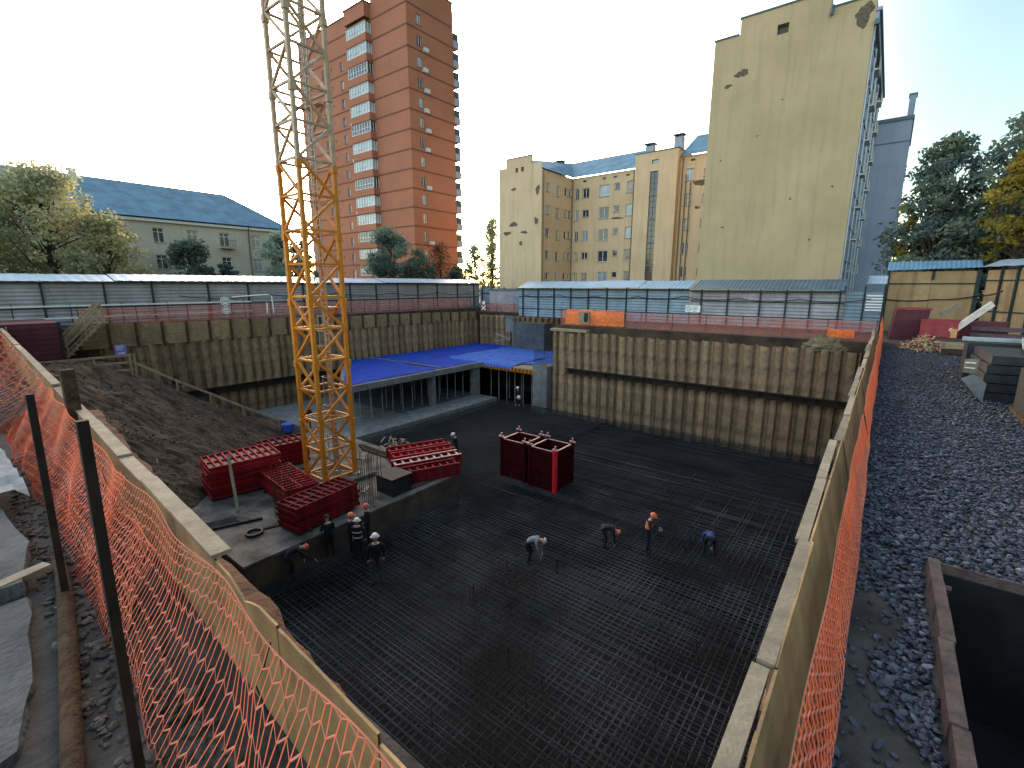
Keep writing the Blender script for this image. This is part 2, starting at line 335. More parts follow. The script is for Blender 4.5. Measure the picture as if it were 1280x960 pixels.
mb = MB().add([(-400, -60, TZ), (HPX0, -60, TZ), (HPX0, 140, TZ), (-400, 140, TZ), (HPX0, -60, GZ - .1), (HPX0, 140, GZ - .1)], [(0, 1, 2, 3), (1, 4, 5, 2)])
structure('terrace_ground', mb, M['ground'])
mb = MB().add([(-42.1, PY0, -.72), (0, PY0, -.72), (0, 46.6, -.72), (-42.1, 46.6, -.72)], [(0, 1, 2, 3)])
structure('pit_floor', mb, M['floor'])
cs = [(HPX0, PY0), (HPX0, RY1), (RX1, RY1), (RX1, HPY1), (HPX1, HPY1), (HPX1, PY0)]
mb = MB()
for a, b in zip(cs, cs[1:] + cs[:1]): mb.add([(a[0], a[1], -.8), (b[0], b[1], -.8), (b[0], b[1], GZ), (a[0], a[1], GZ)], [(0, 1, 2, 3)])
structure('earth_face', mb, M['soil'])

# soil bank at the left of the pit, sloping from the near rim down to the crane pad
def bank_h(x, y):
    z = 1.0 - .381 * (x + 22) - .517 * (y - 6)
    if x < -34.5:
        z = min(z, 5.25 - .72 * (y - 8.2) + max(0, -36 - x) * .05)
    z = min(z, 6.9 - .25 * max(0, y - 2.2), 6.3)
    z += .16 * math.sin(x * 1.3 + y * .7) * math.sin(y * 1.1 - x * .4) + random.uniform(-.09, .09)
    return max(z, -.75)
nx, ny = 90, 80; X0, X1, Y0, Y1 = PX0, -17.5, PY0, 24.5
Y0 = 2.2
vs = [(lerp(X0, X1, i / nx), lerp(Y0, Y1, j / ny), 0) for j in range(ny + 1) for i in range(nx + 1)]
vs = [(x, y, bank_h(x, y)) for x, y, _ in vs]
fs = [(j * (nx + 1) + i, j * (nx + 1) + i + 1, (j + 1) * (nx + 1) + i + 1, (j + 1) * (nx + 1) + i) for j in range(ny) for i in range(nx)]
fs = [f for f in fs if max(vs[k][2] for k in f) > -.6]
o = structure('earth_bank', MB().add(vs, fs), M['soil'])
# loose clods on the bank are made further down, with the stones
# clay ledge under the near rim
mb = MB(); N = 60
for i in range(N + 1):
    x = lerp(-17.8, -.9, i / N)
    j1 = random.uniform(-.05, .05); j2 = random.uniform(-.06, .06)
    mb.v += [(x, 1.40, 7.16 + j1 * .5), (x, 1.55, 7.12 + j2 * .5), (x, 1.70 - .085 * (x + 1.2) + j1 * .5 + .03 * math.sin(x * 2.1), 6.98 + j2 * .6), (x, 1.76 - .085 * (x + 1.2) + j2 * .3, 6.3), (x, 1.9 - .085 * (x + 1.2) + j1, -.7)]
for i in range(N):
    for k in range(4):
        mb.f.append((i * 5 + k, i * 5 + k + 1, (i + 1) * 5 + k + 1, (i + 1) * 5 + k)); mb.m.append(0)
structure('clay_slope', mb, M['redsoil'])

# gravel: loose stones on the ground to the right of the pit
def stone_proto(k):
    bm = bmesh.new(); bmesh.ops.create_icosphere(bm, subdivisions=1, radius=1)
    r = random.Random(k)
    for v in bm.verts: v.co *= r.uniform(.62, 1.12)
    V = np.array([v.co[:] for v in bm.verts]); Fc = np.array([[v.index for v in f.verts] for f in bm.faces]); bm.free(); return V, Fc
protos = [stone_proto(k) for k in range(14)]
def scatter_stones(name, m, pts, smin, smax, kind='stuff', flat=.65):
    VV = []; FF = []; off = 0
    for (x, y, z) in pts:
        V, Fc = protos[random.randrange(len(protos))]
        s = random.uniform(smin, smax) * random.choice((.7, 1, 1, 1.25)); a = random.uniform(0, 6.28); t = random.uniform(-.5, .5)
        ca, sa = math.cos(a), math.sin(a); P = V * np.array([s * random.uniform(.9, 1.4), s, s * flat])
        P = np.stack([P[:, 0] * ca - P[:, 1] * sa, P[:, 0] * sa + P[:, 1] * ca, P[:, 2] + P[:, 0] * t], 1) + np.array([x, y, z + s * .25])
        VV.append(P); FF.append(Fc + off); off += len(V)
    VV = np.concatenate(VV); FF = np.concatenate(FF)
    me = bpy.data.meshes.new(name); me.from_pydata(VV.tolist(), [], FF.tolist()); me.materials.append(m)
    return me
def stone_mat():
    m = bpy.data.materials.new('crushed_stone'); m.use_nodes = True
    n = m.node_tree.nodes; l = m.node_tree.links; b = n['Principled BSDF']; b.inputs['Roughness'].default_value = .62
    b.inputs['Specular IOR Level'].default_value = .45
    g = n.new('ShaderNodeNewGeometry'); rp = n.new('ShaderNodeValToRGB'); l.new(g.outputs['Random Per Island'], rp.inputs[0])
    rp.color_ramp.elements[0].color = (.012, .013, .021, 1); rp.color_ramp.elements[1].color = (.12, .12, .15, 1)
    e = rp.color_ramp.elements.new(.6); e.color = (.026, .029, .046, 1); e = rp.color_ramp.elements.new(.9); e.color = (.055, .060, .085, 1)
    l.new(rp.outputs[0], b.inputs['Base Color']); return m
M['stone'] = stone_mat()
pts = []
def bare(x, y):   # trodden earth near the barrier, bottom right of the view
    return x < .55 + .25 * math.sin(y * 2.3) and y < 5.6 + .5 * math.sin(x * 6)
for _ in range(30000):
    y = 2.0 + 18 * random.random() ** 1.55; x = random.uniform(.06, 1.0 + y * .30)
    if HX0 - .15 < x < HX1 + .2 and HY0 - .2 < y < HY1 + .14: continue
    if bare(x, y) and random.random() < .93: continue
    pts.append((x, y, GZ + random.uniform(-.012, .03)))
for _ in range(9000):
    y = random.uniform(18, 33); x = random.uniform(.1, 4.6)
    pts.append((x, y, GZ + random.uniform(-.02, .03)))
tag(put('gravel', scatter_stones('gravel', M['stone'], pts, .022, .042)), kind='stuff')
cl = []
for _ in range(5000):
    x = random.uniform(-38, -21); y = random.uniform(2.6, 13.5); z = bank_h(x, y)
    if z > 1.02: cl.append((x, y, z - .02))
tag(put('soil_clods', scatter_stones('soil_clods', M['soil'], cl, .018, .065)), kind='stuff')
mb = MB().add([(.02, 7.0, GZ + .004), (9, 7.0, GZ + .004), (9, 33.5, GZ + .004), (.02, 33.5, GZ + .004)], [(0, 1, 2, 3)])
structure('gravel_bed', mb, mat('gravel_bed', (.022, .025, .038), .8, vscale=14, c2=(.007, .008, .013), bump=1.0, bscale=24))

# ------------------------------------------------------------------ sheet pile walls
def pile_mesh(h, seed=0):
    # one trough-shaped pile 0.8 m wide: flat face, two flanks, recessed web
    rr = random.Random(seed)
    prof = [(-.40, .26), (-.31, .26), (-.20, 0.0), (.20, 0.0), (.31, .26), (.40, .26)]
    mb = MB(); nz = 8; n = len(prof)
    for k in range(nz + 1):
        for (u, v) in prof:
            z = h * k / nz; top = rr.uniform(-.05, .05) if k == nz else 0
            mb.v.append((u + rr.uniform(-.008, .008), v + rr.uniform(-.012, .012), z + top))
    for k in range(nz):
        for i in range(n - 1): mb.f.append((k * n + i, k * n + i + 1, (k + 1) * n + i + 1, (k + 1) * n + i)); mb.m.append(0)
    # rear skin gives the steel thickness at the head of the pile
    for i in range(n - 1):
        a = nz * n + i; mb.add([mb.v[a], mb.v[a + 1], (mb.v[a + 1][0], mb.v[a + 1][1] + .05, mb.v[a + 1][2]), (mb.v[a][0], mb.v[a][1] + .05, mb.v[a][2])], [(0, 1, 2, 3)])
    return mb.mesh('sheet_pile', M['pile'])
def pile_wall(label, p0, dirx, n, rz, z0, h, jitter=.1):
    t = thing('sheet_pile_wall', label, 'retaining wall', (p0[0], p0[1], z0), rz)
    ms = [pile_mesh(h, s) for s in range(5)]
    wd = [random.choice((.78, .9, 1.0, 1.0, 1.1, 1.22)) for _ in range(n)]; k_ = n / sum(wd); x = 0
    for i in range(n):
        q = wd[i] * k_; o = put('sheet_pile', ms[(i * 3 + i // 5) % 5], t, (x + .4 * q, random.uniform(-.05, .05), random.uniform(-jitter, jitter * .6)), random.uniform(-.03, .03))
        o.scale = (q * 1.004, 1, 1); x += .8 * q
    return t
def waler(t, x0, x1, y, z, h=.42):
    mb = MB(); mb.box(x0, x1, y - .05, y + .0, z - h / 2, z + h / 2); mb.box(x0, x1, y - .30, y - .05, z + h / 2 - .05, z + h / 2); mb.box(x0, x1, y - .30, y - .05, z - h / 2, z - h / 2 + .05)
    x = x0 + .4
    while x < x1:
        mb.box(x, x + .05, y - .28, y - .05, z - h / 2 + .05, z + h / 2 - .05); x += 1.6
    mb.build('waler', M['waler'], t)
# back right wall (face looks to -Y)
wr = pile_wall('long rusty steel sheet pile wall behind the rebar floor, right of the concrete column', (-22.4, 34.3), None, 27, 0, -.7, 7.35)
waler(wr, 1.6, 21.6, -.06, 4.15)
mb = MB().box(-.1, 3.4, -.15, .5, 7.42, 7.62); mb.build('capping_plank', M['timber'], wr)
# far left wall (face looks to +X)
wlft = pile_wall('steel sheet pile wall along the far left side of the pit, above the blue deck', (PX0, 8.0), None, 48, R(90), -.7, 7.15, .2)
# local x -> world +Y, local -y face -> world +X
waler(wlft, 4.5, 26, -.06, 3.0, .5)
wb = pile_wall('short sheet pile wall at the back of the recess behind the blue deck', (PX0 + .3, 45.9), None, 24, 0, -.7, 7.6)
wside = pile_wall('sheet pile return wall on the right side of the recess by the column', (-22.55, 46), None, 14, R(-90), -.7, 7.3)
wnear = pile_wall('sheet pile wall on the right side of the pit below the barrier', (PX1, 34.2), None, 40, R(-90), -.7, 7.3)

# timber lagging above the left wall, with rusty posts
t = thing('timber_lagging', 'row of pale timber boards between rusty posts on top of the far left pit wall', 'retaining boards', (PX0, 8, 6.3))
Yp = [7.0 + i * 1.55 for i in range(26)]
for i in range(len(Yp) - 1):
    mb = MB(); zt = lerp(1.62, .98, i / 24)
    z = 0
    while z < zt - .05:
        mb.box(-.10 + random.uniform(-.02, .02), -.02 + random.uniform(-.02, .02), Yp[i] - 8, Yp[i + 1] - 8.02, z, min(zt, z + .24)); z += .25
    mb.build('boarding', M['lagging'], t)
for i, y in enumerate(Yp):
    MB().box(.0, .14, y - 8.07, y - 7.93, -.1, lerp(1.72, 1.05, i / 25)).build('post', M['rustpost'], t)

# ------------------------------------------------------------------ crane pad
mb = MB().box(-29, -16.35, 5.9, 16.5, -.7, .996)
pad = MB(); pad.box(-29, -16.35, 5.9, 16.5, -.715, .90, 1); pad.box(-29.02, -16.32, 5.87, 16.53, .902, 1.0, 0)
o = pad.build('concrete_pad', [M['padc'], M['padside']]); tag(o, 'raised concrete pad carrying the yellow crane and stacks of red panels', 'concrete pad')
o = MB().box(-22.6, -19.5, 10.5, 13.7, 1.004, 1.2).build('crane_footing', M['padc']); tag(o, 'low square concrete block under the yellow tower crane mast', 'footing')
# grey concrete strip in front of the deck
structure('concrete_strip', MB().box(-41, -28.0, 17.2, 33.6, -.7, .12), M['conc'])

# ------------------------------------------------------------------ rebar
def bars(name, z, sx, sy, r, rect, jz=.02, skip=.0, fade=0.0):
    x0, x1, y0, y1 = rect; V = []; Fc = []
    def bar(p, q):
        o = len(V); d = np.array(q) - np.array(p)
        n = np.array([-d[1], d[0], 0]); n = n / np.linalg.norm(n) * r
        segs = 10
        for k in range(segs + 1):
            c = np.array(p) + d * k / segs; c[2] += random.uniform(-jz, jz)
            V.extend([tuple(c - n), tuple(c + np.array([0, 0, r])), tuple(c + n), tuple(c - np.array([0, 0, r]))])
        for k in range(segs):
            for e in range(4):
                Fc.append((o + k * 4 + e, o + k * 4 + (e + 1) % 4, o + (k + 1) * 4 + (e + 1) % 4, o + (k + 1) * 4 + e))
    y = y0
    while y < y1:
        if random.random() > skip + (max(0, (y - (y1 - fade)) / fade) if fade else 0):
            a = random.uniform(-.25, .25); bar((x0 + random.uniform(0, .5), y + random.uniform(-.03, .03), z), (x1 - random.uniform(0, .4), y + random.uniform(-.06, .06), z))
        y += sy * random.choice((.8, 1, 1, 1, 1.25))
    x = x0
    while x < x1:
        if random.random() > skip: bar((x, y0 + random.uniform(0, .5), z - 2 * r), (x + random.uniform(-.06, .06), y1 - (random.random() * fade if fade else random.uniform(0, .5)), z - 2 * r))
        x += sx * random.choice((.8, 1, 1, 1, 1.25))
    me = bpy.data.meshes.new(name); me.from_pydata(V, [], Fc); return me
def rebar_zone(zones, m='rebar'):
    VV = []; FF = []
    for a in zones:
        me = bars('z', *a); o = len(VV)
        VV += [tuple(v.co) for v in me.vertices]; FF += [tuple(i + o for i in p.vertices) for p in me.polygons]; bpy.data.meshes.remove(me)
    me = bpy.data.meshes.new('rebar_mat'); me.from_pydata(VV, [], FF); me.materials.append(M[m]); return me
near_r = [(-16.2, -.7, 2.2, 27.0), (-22, -16.2, 3.4, 5.8)]; far_r = [(-16.2, -.7, 15.5, 34.0), (-27.8, -16.2, 16.8, 34.0)]
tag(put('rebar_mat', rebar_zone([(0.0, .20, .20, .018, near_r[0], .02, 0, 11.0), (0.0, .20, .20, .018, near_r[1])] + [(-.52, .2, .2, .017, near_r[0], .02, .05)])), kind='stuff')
tag(put('rebar_mat', rebar_zone([(-.075, .20, .20, .017, r) for r in far_r] + [(-.52, .2, .2, .017, r, .02, .05) for r in far_r], 'rebar_shade')), kind='stuff')
# upright bar ends and bar chairs standing in the mat
mb = MB()
def upr(x, y, h, r=.007):
    mb.add([(x - r, y, -.6), (x + r, y, -.6), (x, y + r * 1.7, -.6), (x - r + random.uniform(-.04, .04), y, h), (x + r, y, h), (x, y + r * 1.7, h)], [(0, 1, 4, 3), (1, 2, 5, 4), (2, 0, 3, 5)])
for _ in range(260):
    x = random.uniform(-16, -1.3); y = random.uniform(4, 20)
    upr(x, y, random.uniform(.05, .4))
for c in range(7):
    cx = random.uniform(-15.5, -2); cy = random.uniform(9, 18); al = random.random() < .5
    for k in range(7): upr(cx + (k * .2 if al else 0), cy + (0 if al else k * .2), random.uniform(.2, .5))
tag(mb.build('upright_rebar', M['rebar']), kind='stuff')
# ------------------------------------------------------------------ concrete deck with blue sheets at the back left
t = thing('deck_slab', 'concrete floor slab on columns along the left wall, edge beam facing the pit', 'concrete slab', (-35, 26, 0))
def P(mb, name, m, par=None): return mb.build(name, m, par or t)
def rel(x0, x1, y0, y1, z0, z1, mb=None): return (mb or MB()).box(x0 + 35, x1 + 35, y0 - 26, y1 - 26, z0, z1)
P(MB().prism([(-6.3, -.1), (4.65, -7.4), (4.65, 7.6), (-6.3, 7.6)], 2.98, 3.22), 'slab', M['conc'])
P(rel(-30.34, -30.0, 18.6, 33.9, 2.82, 3.30), 'edge_beam', M['conc'])
for y0, y1 in ((27.6, 28.0), (33.0, 33.8)):
    P(rel(-30.9, -30.36, y0, y1, .12, 2.975), 'column', M['conc'])
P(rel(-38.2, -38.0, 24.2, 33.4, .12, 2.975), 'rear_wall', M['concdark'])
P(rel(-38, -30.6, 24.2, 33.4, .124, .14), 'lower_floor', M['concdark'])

t = thing('slab_formwork', 'plywood slab formwork with yellow beam ends under blue sheets, beside the concrete column', 'formwork', (-30, 38, 0))
def rel2(x0, x1, y0, y1, z0, z1, mb=None): return (mb or MB()).box(x0 + 30, x1 + 30, y0 - 38, y1 - 38, z0, z1)
rel2(-41.0, -23.3, 33.95, 45.7, 3.05, 3.16).build('deck_sheet', M['timber'], t)
x = -30.0
while x < -23.6:
    b = rel2(x, x + .09, 33.78, 45.5, 2.82, 3.045).build('formwork_beam', M['crane'], t); x += .42
rel2(-41, -23.3, 37, 37.1, 2.6, 2.815).build('primary_beam', M['crane'], t); rel2(-41, -23.3, 34.4, 34.5, 2.6, 2.815).build('primary_beam', M['crane'], t)
rel2(-41, -23.4, 40.2, 40.3, -.7, 2.58).build('rear_screen', M['darkwood'], t)
# props
def prop(): 
    r = thing('shoring_prop', 'thin steel prop in the dark row holding up the blue-sheeted deck', 'steel prop', (0, 0, 0), 0, 'steel props under the deck')
    MB().tube([(0, 0, 0), (0, 0, 1.75)], .034, 8).build('outer_tube', M['ladder'], r)
    MB().tube([(0, 0, 1.75), (0, 0, 2.55)], .024, 8).build('inner_tube', M['ladder'], r)
    MB().box(-.09, .09, -.09, .09, -.01, .01).build('base_plate', M['ladder'], r)
    MB().tube([(-.09, 0, 1.72), (.09, 0, 1.72)], .018, 6).build('collar', M['rustpost'], r); return r
first = prop(); k = 0
spots = [(-31.4, 19.9 + 1.05 * i, .13) for i in range(13)] + [(-33.2, 21.6 + 1.6 * i, .13) for i in range(7)] + [(-29.6 + .98 * i, 34.6, -.7) for i in range(7)] + [(-29.2 + 1.5 * i, 37.0, -.7) for i in range(4)]
for x, y, z in spots:
    o = first if k == 0 else copy_tree(first); o.location = (x, y, z); k += 1
    o.scale = (1, 1, 2.83 / 2.55 if z > 0 else 3.28 / 2.55)

def tarp(label, x0, x1, y0, y1, z, m, amp=.05, drop=None, seed=1, y0b=None):
    r = random.Random(seed); nx, ny = 34, 40; ph = [r.uniform(0, 6) for _ in range(6)]
    vs = []
    for j in range(ny + 1):
        for i in range(nx + 1):
            u = i / nx; v = j / ny; x = lerp(x0, x1, u) + .12 * math.sin(v * 9 + ph[0]); y = lerp(lerp(y0 if y0b is None else y0b, y0, u), y1, v) + .12 * math.sin(u * 8 + ph[1])
            h = z + amp * (abs(math.sin(u * 7 + v * 3 + ph[2])) + .7 * abs(math.sin(v * 11 - u * 4 + ph[3]))) + r.uniform(0, .02)
            if drop == 'front' and v < .06: h -= (.06 - v) * 6; y = y0 - .06
            vs.append((x, y, h))
    fs = [(j * (nx + 1) + i, j * (nx + 1) + i + 1, (j + 1) * (nx + 1) + i + 1, (j + 1) * (nx + 1) + i) for j in range(ny) for i in range(nx)]
    o = MB().add(vs, fs).build('tarpaulin', m, None, True); return tag(o, label, 'tarp', 'blue sheets on the deck')
tarp('deep blue tarp on the slab nearest the crane mast', -41, -30.6, 19.2, 28.6, 3.24, M['bluetarp'], seed=1, y0b=26.2)
tarp('deep blue tarp on the middle of the slab, beyond the white batten', -41, -30.45, 28.9, 33.45, 3.24, M['bluetarp'], seed=2)
tarp('blue tarp at the far end of the slab beside the dark recess', -41, -34.2, 33.55, 45.4, 3.20, M['bluetarp'], seed=3)
tarp('faded blue tarp with its front edge hanging over the formwork, left of the column', -35.2, -26.6, 33.86, 44.5, 3.235, M['bluelight'], drop='front', seed=4)
tarp('faded blue tarp behind the upright bars of the concrete column', -27.0, -23.45, 35.6, 45, 3.19, M['bluelight'], seed=5)
tag(MB().bar((-40.5, 28.7, 3.36), (-30.5, 28.9, 3.36), .1, .05).build('batten', M['plank']), 'pale timber batten lying across the blue sheets on the slab', 'batten')

# concrete column with starter bars
t = thing('concrete_column', 'grey concrete wall column with upright bars, standing at the left end of the sheet pile wall', 'concrete column', (-23.3, 34.1, -.7))
MB().box(-.75, .75, -.3, 1.4, 0, 4.3).build('shaft', M['conc'], t)
MB().box(-.95, .95, -.5, 1.45, 0, .12).build('kicker', M['conc'], t)
for i in range(13):
    x = -.68 + 1.36 * i / 12
    for y in (-.22, 1.3): MB().tube([(x, y, 4.3), (x + random.uniform(-.03, .03), y, 5.75 + random.uniform(-.1, .1))], .018, 5).build('starter_bar', M['rebar_rust'], t)

# concrete core box in the recess
t = thing('concrete_core', 'dark concrete box standing in the recess behind the blue sheets', 'concrete box', (-32, 44.5, 3.2))
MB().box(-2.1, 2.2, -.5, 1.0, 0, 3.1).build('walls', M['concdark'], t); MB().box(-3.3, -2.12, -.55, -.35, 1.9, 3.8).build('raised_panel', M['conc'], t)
MB().box(-2.12, -2.04, -.54, -.50, 0, 3.1).build('corner_strip', M['conc'], t)
o = thing('wall_brace', 'pale forked steel brace fixed beside the dark concrete box in the recess', 'steel brace', (-36.6, 43.6, 3.4))
m = MB(); m.bar((0, 0, .6), (2.2, 0, .95), .08); m.bar((0, 0, 1.5), (2.2, 0, .95), .08); m.bar((0, 0, .3), (0, 0, 1.0), .08); m.build('fork', M['ladder'], o)
MB().bar((2.2, 0, .7), (2.2, 0, 2.1), .08).build('upright', M['ladder'], o)
t = thing('site_cabin', 'plain grey cabin standing on the rim behind the recess netting', 'cabin', (-38.2, 48.6, GZ))
MB().box(-3.0, 3.0, -.6, 2.4, 0, 2.7).build('walls', M['corr'], t); MB().box(-3.15, 3.15, -.75, 2.55, 2.703, 2.85).build('roof', M['canopydark'], t)
MB().box(.9, 1.8, -.63, -.602, .1, 2.0).build('door', M['corrteal'], t)

# ------------------------------------------------------------------ tower crane
cx0, cx1, cy0, cy1 = -21.85, -20.2, 11.30, 12.95
t = thing('tower_crane', 'tall yellow lattice tower crane mast rising from the concrete pad', 'tower crane', ((cx0 + cx1) / 2, (cy0 + cy1) / 2, 1.2))
hw = (cx1 - cx0) / 2; hd = (cy1 - cy0) / 2; S = 2.9
def section_meshes(m):
    leg = MB().box(-.085, .085, -.085, .085, 0, S - .012)
    leg.box(-.12, .12, -.12, .12, S - .30, S - .014)
    leg = leg.mesh('leg', m)
    br = MB(); ph = S / 2; g = hw - .08
    fcs = [((-1, -1), (1, -1)), ((1, -1), (1, 1)), ((1, 1), (-1, 1)), ((-1, 1), (-1, -1))]
    for (a, b) in fcs:
        A = Vector((a[0] * hw, a[1] * hd, 0)); B = Vector((b[0] * hw, b[1] * hd, 0)); dd = (B - A).normalized() * .085; A += dd; B -= dd
        for q in range(2):
            z = ph * q + .10; br.bar(A + Vector((0, 0, z)), B + Vector((0, 0, z)), .09)
            if q % 2 == 0: br.bar(A + Vector((0, 0, z + .06)), B + Vector((0, 0, z + ph - .06)), .105)
            else: br.bar(B + Vector((0, 0, z + .06)), A + Vector((0, 0, z + ph - .06)), .105)
    br.bar((-g, -g, .12), (g, g, .12), .045)
    lad = MB()
    for x in (-.2, .2): lad.bar((x + .15, .25, 0), (x + .15, .25, S - .02), .045)
    for k in range(10): lad.bar((-.05, .25, .1 + k * .29), (.35, .25, .1 + k * .29), .028)
    pl = MB().box(-.70, .70, .36, .72, S - .42, S - .38).box(-.70, -.42, -.7, .35, S - .42, S - .38)
    cage = MB()
    for z in (.7, 1.4, 2.1): cage.tube([(-.12 + .27 + .33 * math.cos(a), .22 - .36 * math.sin(a), z) for a in [0.0, .52, 1.05, 1.57, 2.09, 2.62, 3.14]], .014, 5)
    for a in (.52, 1.57, 2.62): cage.bar((.15 + .33 * math.cos(a), .22 - .36 * math.sin(a), .65), (.15 + .33 * math.cos(a), .22 - .36 * math.sin(a), 2.15), .02)
    return leg, br.mesh('mast_section', m), lad.mesh('ladder', M['ladder']), pl.mesh('platform', m), cage.mesh('ladder_cage', M['ladder'])
low = section_meshes(M['crane']); up = section_meshes(M['craneup'])
for k in range(12):
    ms = low if k < 5 else up  # upper sections use the haze-paled copy of the crane yellow
    s = put('mast_section', ms[1], t, (0, 0, k * S))
    for sx in (-1, 1):
        for sy in (-1, 1): put('leg', ms[0], s, (sx * hw, sy * hd, 0))
    put('ladder', ms[2], s, (0, 0, 0)); put('ladder_cage', ms[4], s)
    if k % 3 == 2: put('platform', ms[3], s)
for sx in (-1, 1):
    for sy in (-1, 1): MB().box(sx * hw - .2, sx * hw + .2, sy * hd - .2, sy * hd + .2, 0, .03).build('base_plate', M['craneup'], t)

# ------------------------------------------------------------------ red formwork panels in stacks
def panel_meshes(L, W, m, nr):
    H = .13
    fr = MB(); e = .05
    for (x0, x1, y0, y1) in ((-L / 2, L / 2, -W / 2, -W / 2 + e), (-L / 2, L / 2, W / 2 - e, W / 2), (-L / 2, -L / 2 + e, -W / 2 + e, W / 2 - e), (L / 2 - e, L / 2, -W / 2 + e, W / 2 - e)):
        fr.box(x0, x1, y0, y1, 0, H)
    rb = MB()
    for i in range(nr):
        x = -L / 2 + L * (i + 1) / (nr + 1); rb.box(x - .035, x + .035, -W / 2 + e, W / 2 - e, .022, H - .012)
    rb.box(-L / 2 + e, L / 2 - e, -.03, .03, .023, H - .03)
    fa = MB().box(-L / 2 + e, L / 2 - e, -W / 2 + e, W / 2 - e, .003, .021)
    return fr.mesh('formwork_panel', m), rb.mesh('ribs', m), fa.mesh('face_sheet', M['formface'])
ORD = ['lowest', 'second from the bottom', 'third from the bottom', 'fourth from the bottom', 'fifth from the bottom', 'sixth from the bottom', 'seventh from the bottom', 'eighth from the bottom', 'ninth from the bottom']
def stack(x, y, z, rz, L, W, n, where, m=M['red'], nr=8, step=.15, jit=.06):
    ms = panel_meshes(L, W, m, nr)
    for k in range(n):
        lab = ('topmost' if k == n - 1 else ORD[k]) + ' panel of the red ' + where
        o = put('formwork_panel', ms[0], None, (x + random.uniform(-jit, jit), y + random.uniform(-jit, jit), z + k * step), R(rz + random.uniform(-2, 2)))
        tag(o, lab, 'formwork panel', 'stacked red formwork panels'); put('ribs', ms[1], o); put('face_sheet', ms[2], o)
PZ = 1.02
def bearers(x, y, rz, L, W, where):
    a = R(rz)
    for s in (-.32, .32):
        o = MB().box(-.05, .05, -W / 2 - .1, W / 2 + .1, 0, .10).build('bearer', M['log']); o.location = (x + math.cos(a) * s * L, y + math.sin(a) * s * L, 1.002); o.rotation_euler = (0, 0, a)
        tag(o, 'timber bearer under the ' + where, 'bearer', 'bearers under the ' + where)
for args in ((-23.4, 8.9, 1.0, 80, 3.0, 2.0, 10, 'large stack by the soil bank', M['red'], 9),
             (-24.9, 11.6, 1.0, 80, 2.4, 1.5, 8, 'stack at the bank foot', M['darkred'], 6),
             (-20.6, 9.75, 1.0, -8, 3.4, 1.4, 6, 'middle stack before the mast', M['red'], 10),
             (-17.55, 9.5, 1.0, 96, 3.0, 1.25, 7, 'front stack nearest the pad edge', M['darkred'], 9)):
    bearers(args[0], args[1], args[3], args[4], args[5], args[7]); stack(args[0], args[1], 1.105, args[3], args[4], args[5], args[6], args[7], args[8], args[9])
# beam forms to the right of the mast
def trough(x, y, z, rz, L, label, m, m2):
    t = thing('beam_form', label, 'formwork', (x, y, z), R(rz), 'red beam forms right of the mast')
    mb = MB(); mb.box(-L / 2, L / 2, -.38, -.32, 0, .62); mb.box(-L / 2, L / 2, .32, .38, 0, .62); mb.box(-L / 2, L / 2, -.319, .319, 0, .05); mb.build('shell', m, t)
    n = 9
    for i in range(n):
        xx = -L / 2 + .12 + (L - .24) * i / (n - 1); MB().box(xx - .05, xx + .05, -.319, .319, .50, .58).build('cross_rib', m2, t)
        MB().box(xx - .035, xx + .035, -.44, -.381, .02, .60).build('side_rib', m, t)
    MB().box(-L / 2, L / 2, -.40, -.30, .621, .66).box(-L / 2, L / 2, .30, .40, .621, .66).build('top_flange', m2, t)
trough(-20.0, 16.9, 1.0, 66, 3.4, 'bright red ribbed beam form at the back of the row right of the mast', M['red'], M['red'])
trough(-19.05, 16.5, 1.0, 66, 3.5, 'bright red ribbed beam form, second from the back, right of the mast', M['red'], M['red'])
trough(-18.1, 15.9, 1.0, 66, 3.6, 'dark red beam form with pale worn ribs, third from the back', M['darkred'], M['pinkedge'])
trough(-17.2, 15.0, 1.0, 66, 3.4, 'dark maroon beam form lying at the pad edge', M['darkred'], M['darkred'])
# worn plate stack and loose timber by the mast
for k in range(3):
    tag(MB().box(-1.5, 1.5, -.11, .11, 0, .09).build('timber_beam', M['log']), ['brown timber beam lying behind the red beam forms, nearest', 'brown timber beam lying behind the red beam forms, middle one', 'brown timber beam lying behind the red beam forms, farthest'][k], 'timber beam').location = (-21.9 - .35 * k, 15.6 + .15 * k, 1.01 + .0)
o = tag(MB().bar((-20.75, 7.55, 1.03), (-22.45, 8.05, 3.1), .12, .05).build('leaning_plank', M['plank']), 'long pale plank leaning against the large red stack', 'plank')
o = tag(MB().bar((-23.9, 5.7, 1.03), (-26.6, 6.4, 2.4), .16, .05).build('loose_plank', M['plank']), 'grey plank lying on the soil at the left pad corner, upper of two', 'plank')
o = tag(MB().bar((-22.6, 5.8, 1.03), (-25.2, 7.0, 1.3), .16, .05).build('loose_plank', M['plank']), 'grey plank lying beside the left pad corner, lower of two', 'plank')
o = tag(MB().bar((-19.95, 6.2, 1.06), (-19.3, 7.9, 1.06), .09, .09).build('steel_bar', M['waler']), 'dark steel bar lying on the pad near the black board', 'steel bar')
q4 = [(-20.4, 5.95, 1.22), (-19.9, 7.15, 1.25), (-18.0, 6.45, .02), (-18.6, 5.72, .02)]
tag(MB().add(q4 + [(x - .02, y, z - .03) for x, y, z in q4], [(0, 1, 2, 3), (7, 6, 5, 4), (0, 4, 5, 1), (1, 5, 6, 2), (2, 6, 7, 3), (3, 7, 4, 0)]).build('shutter_board', M['darkwood']), 'black shuttering board leaning at the front left pad corner', 'board')
ra = random.Random(5)
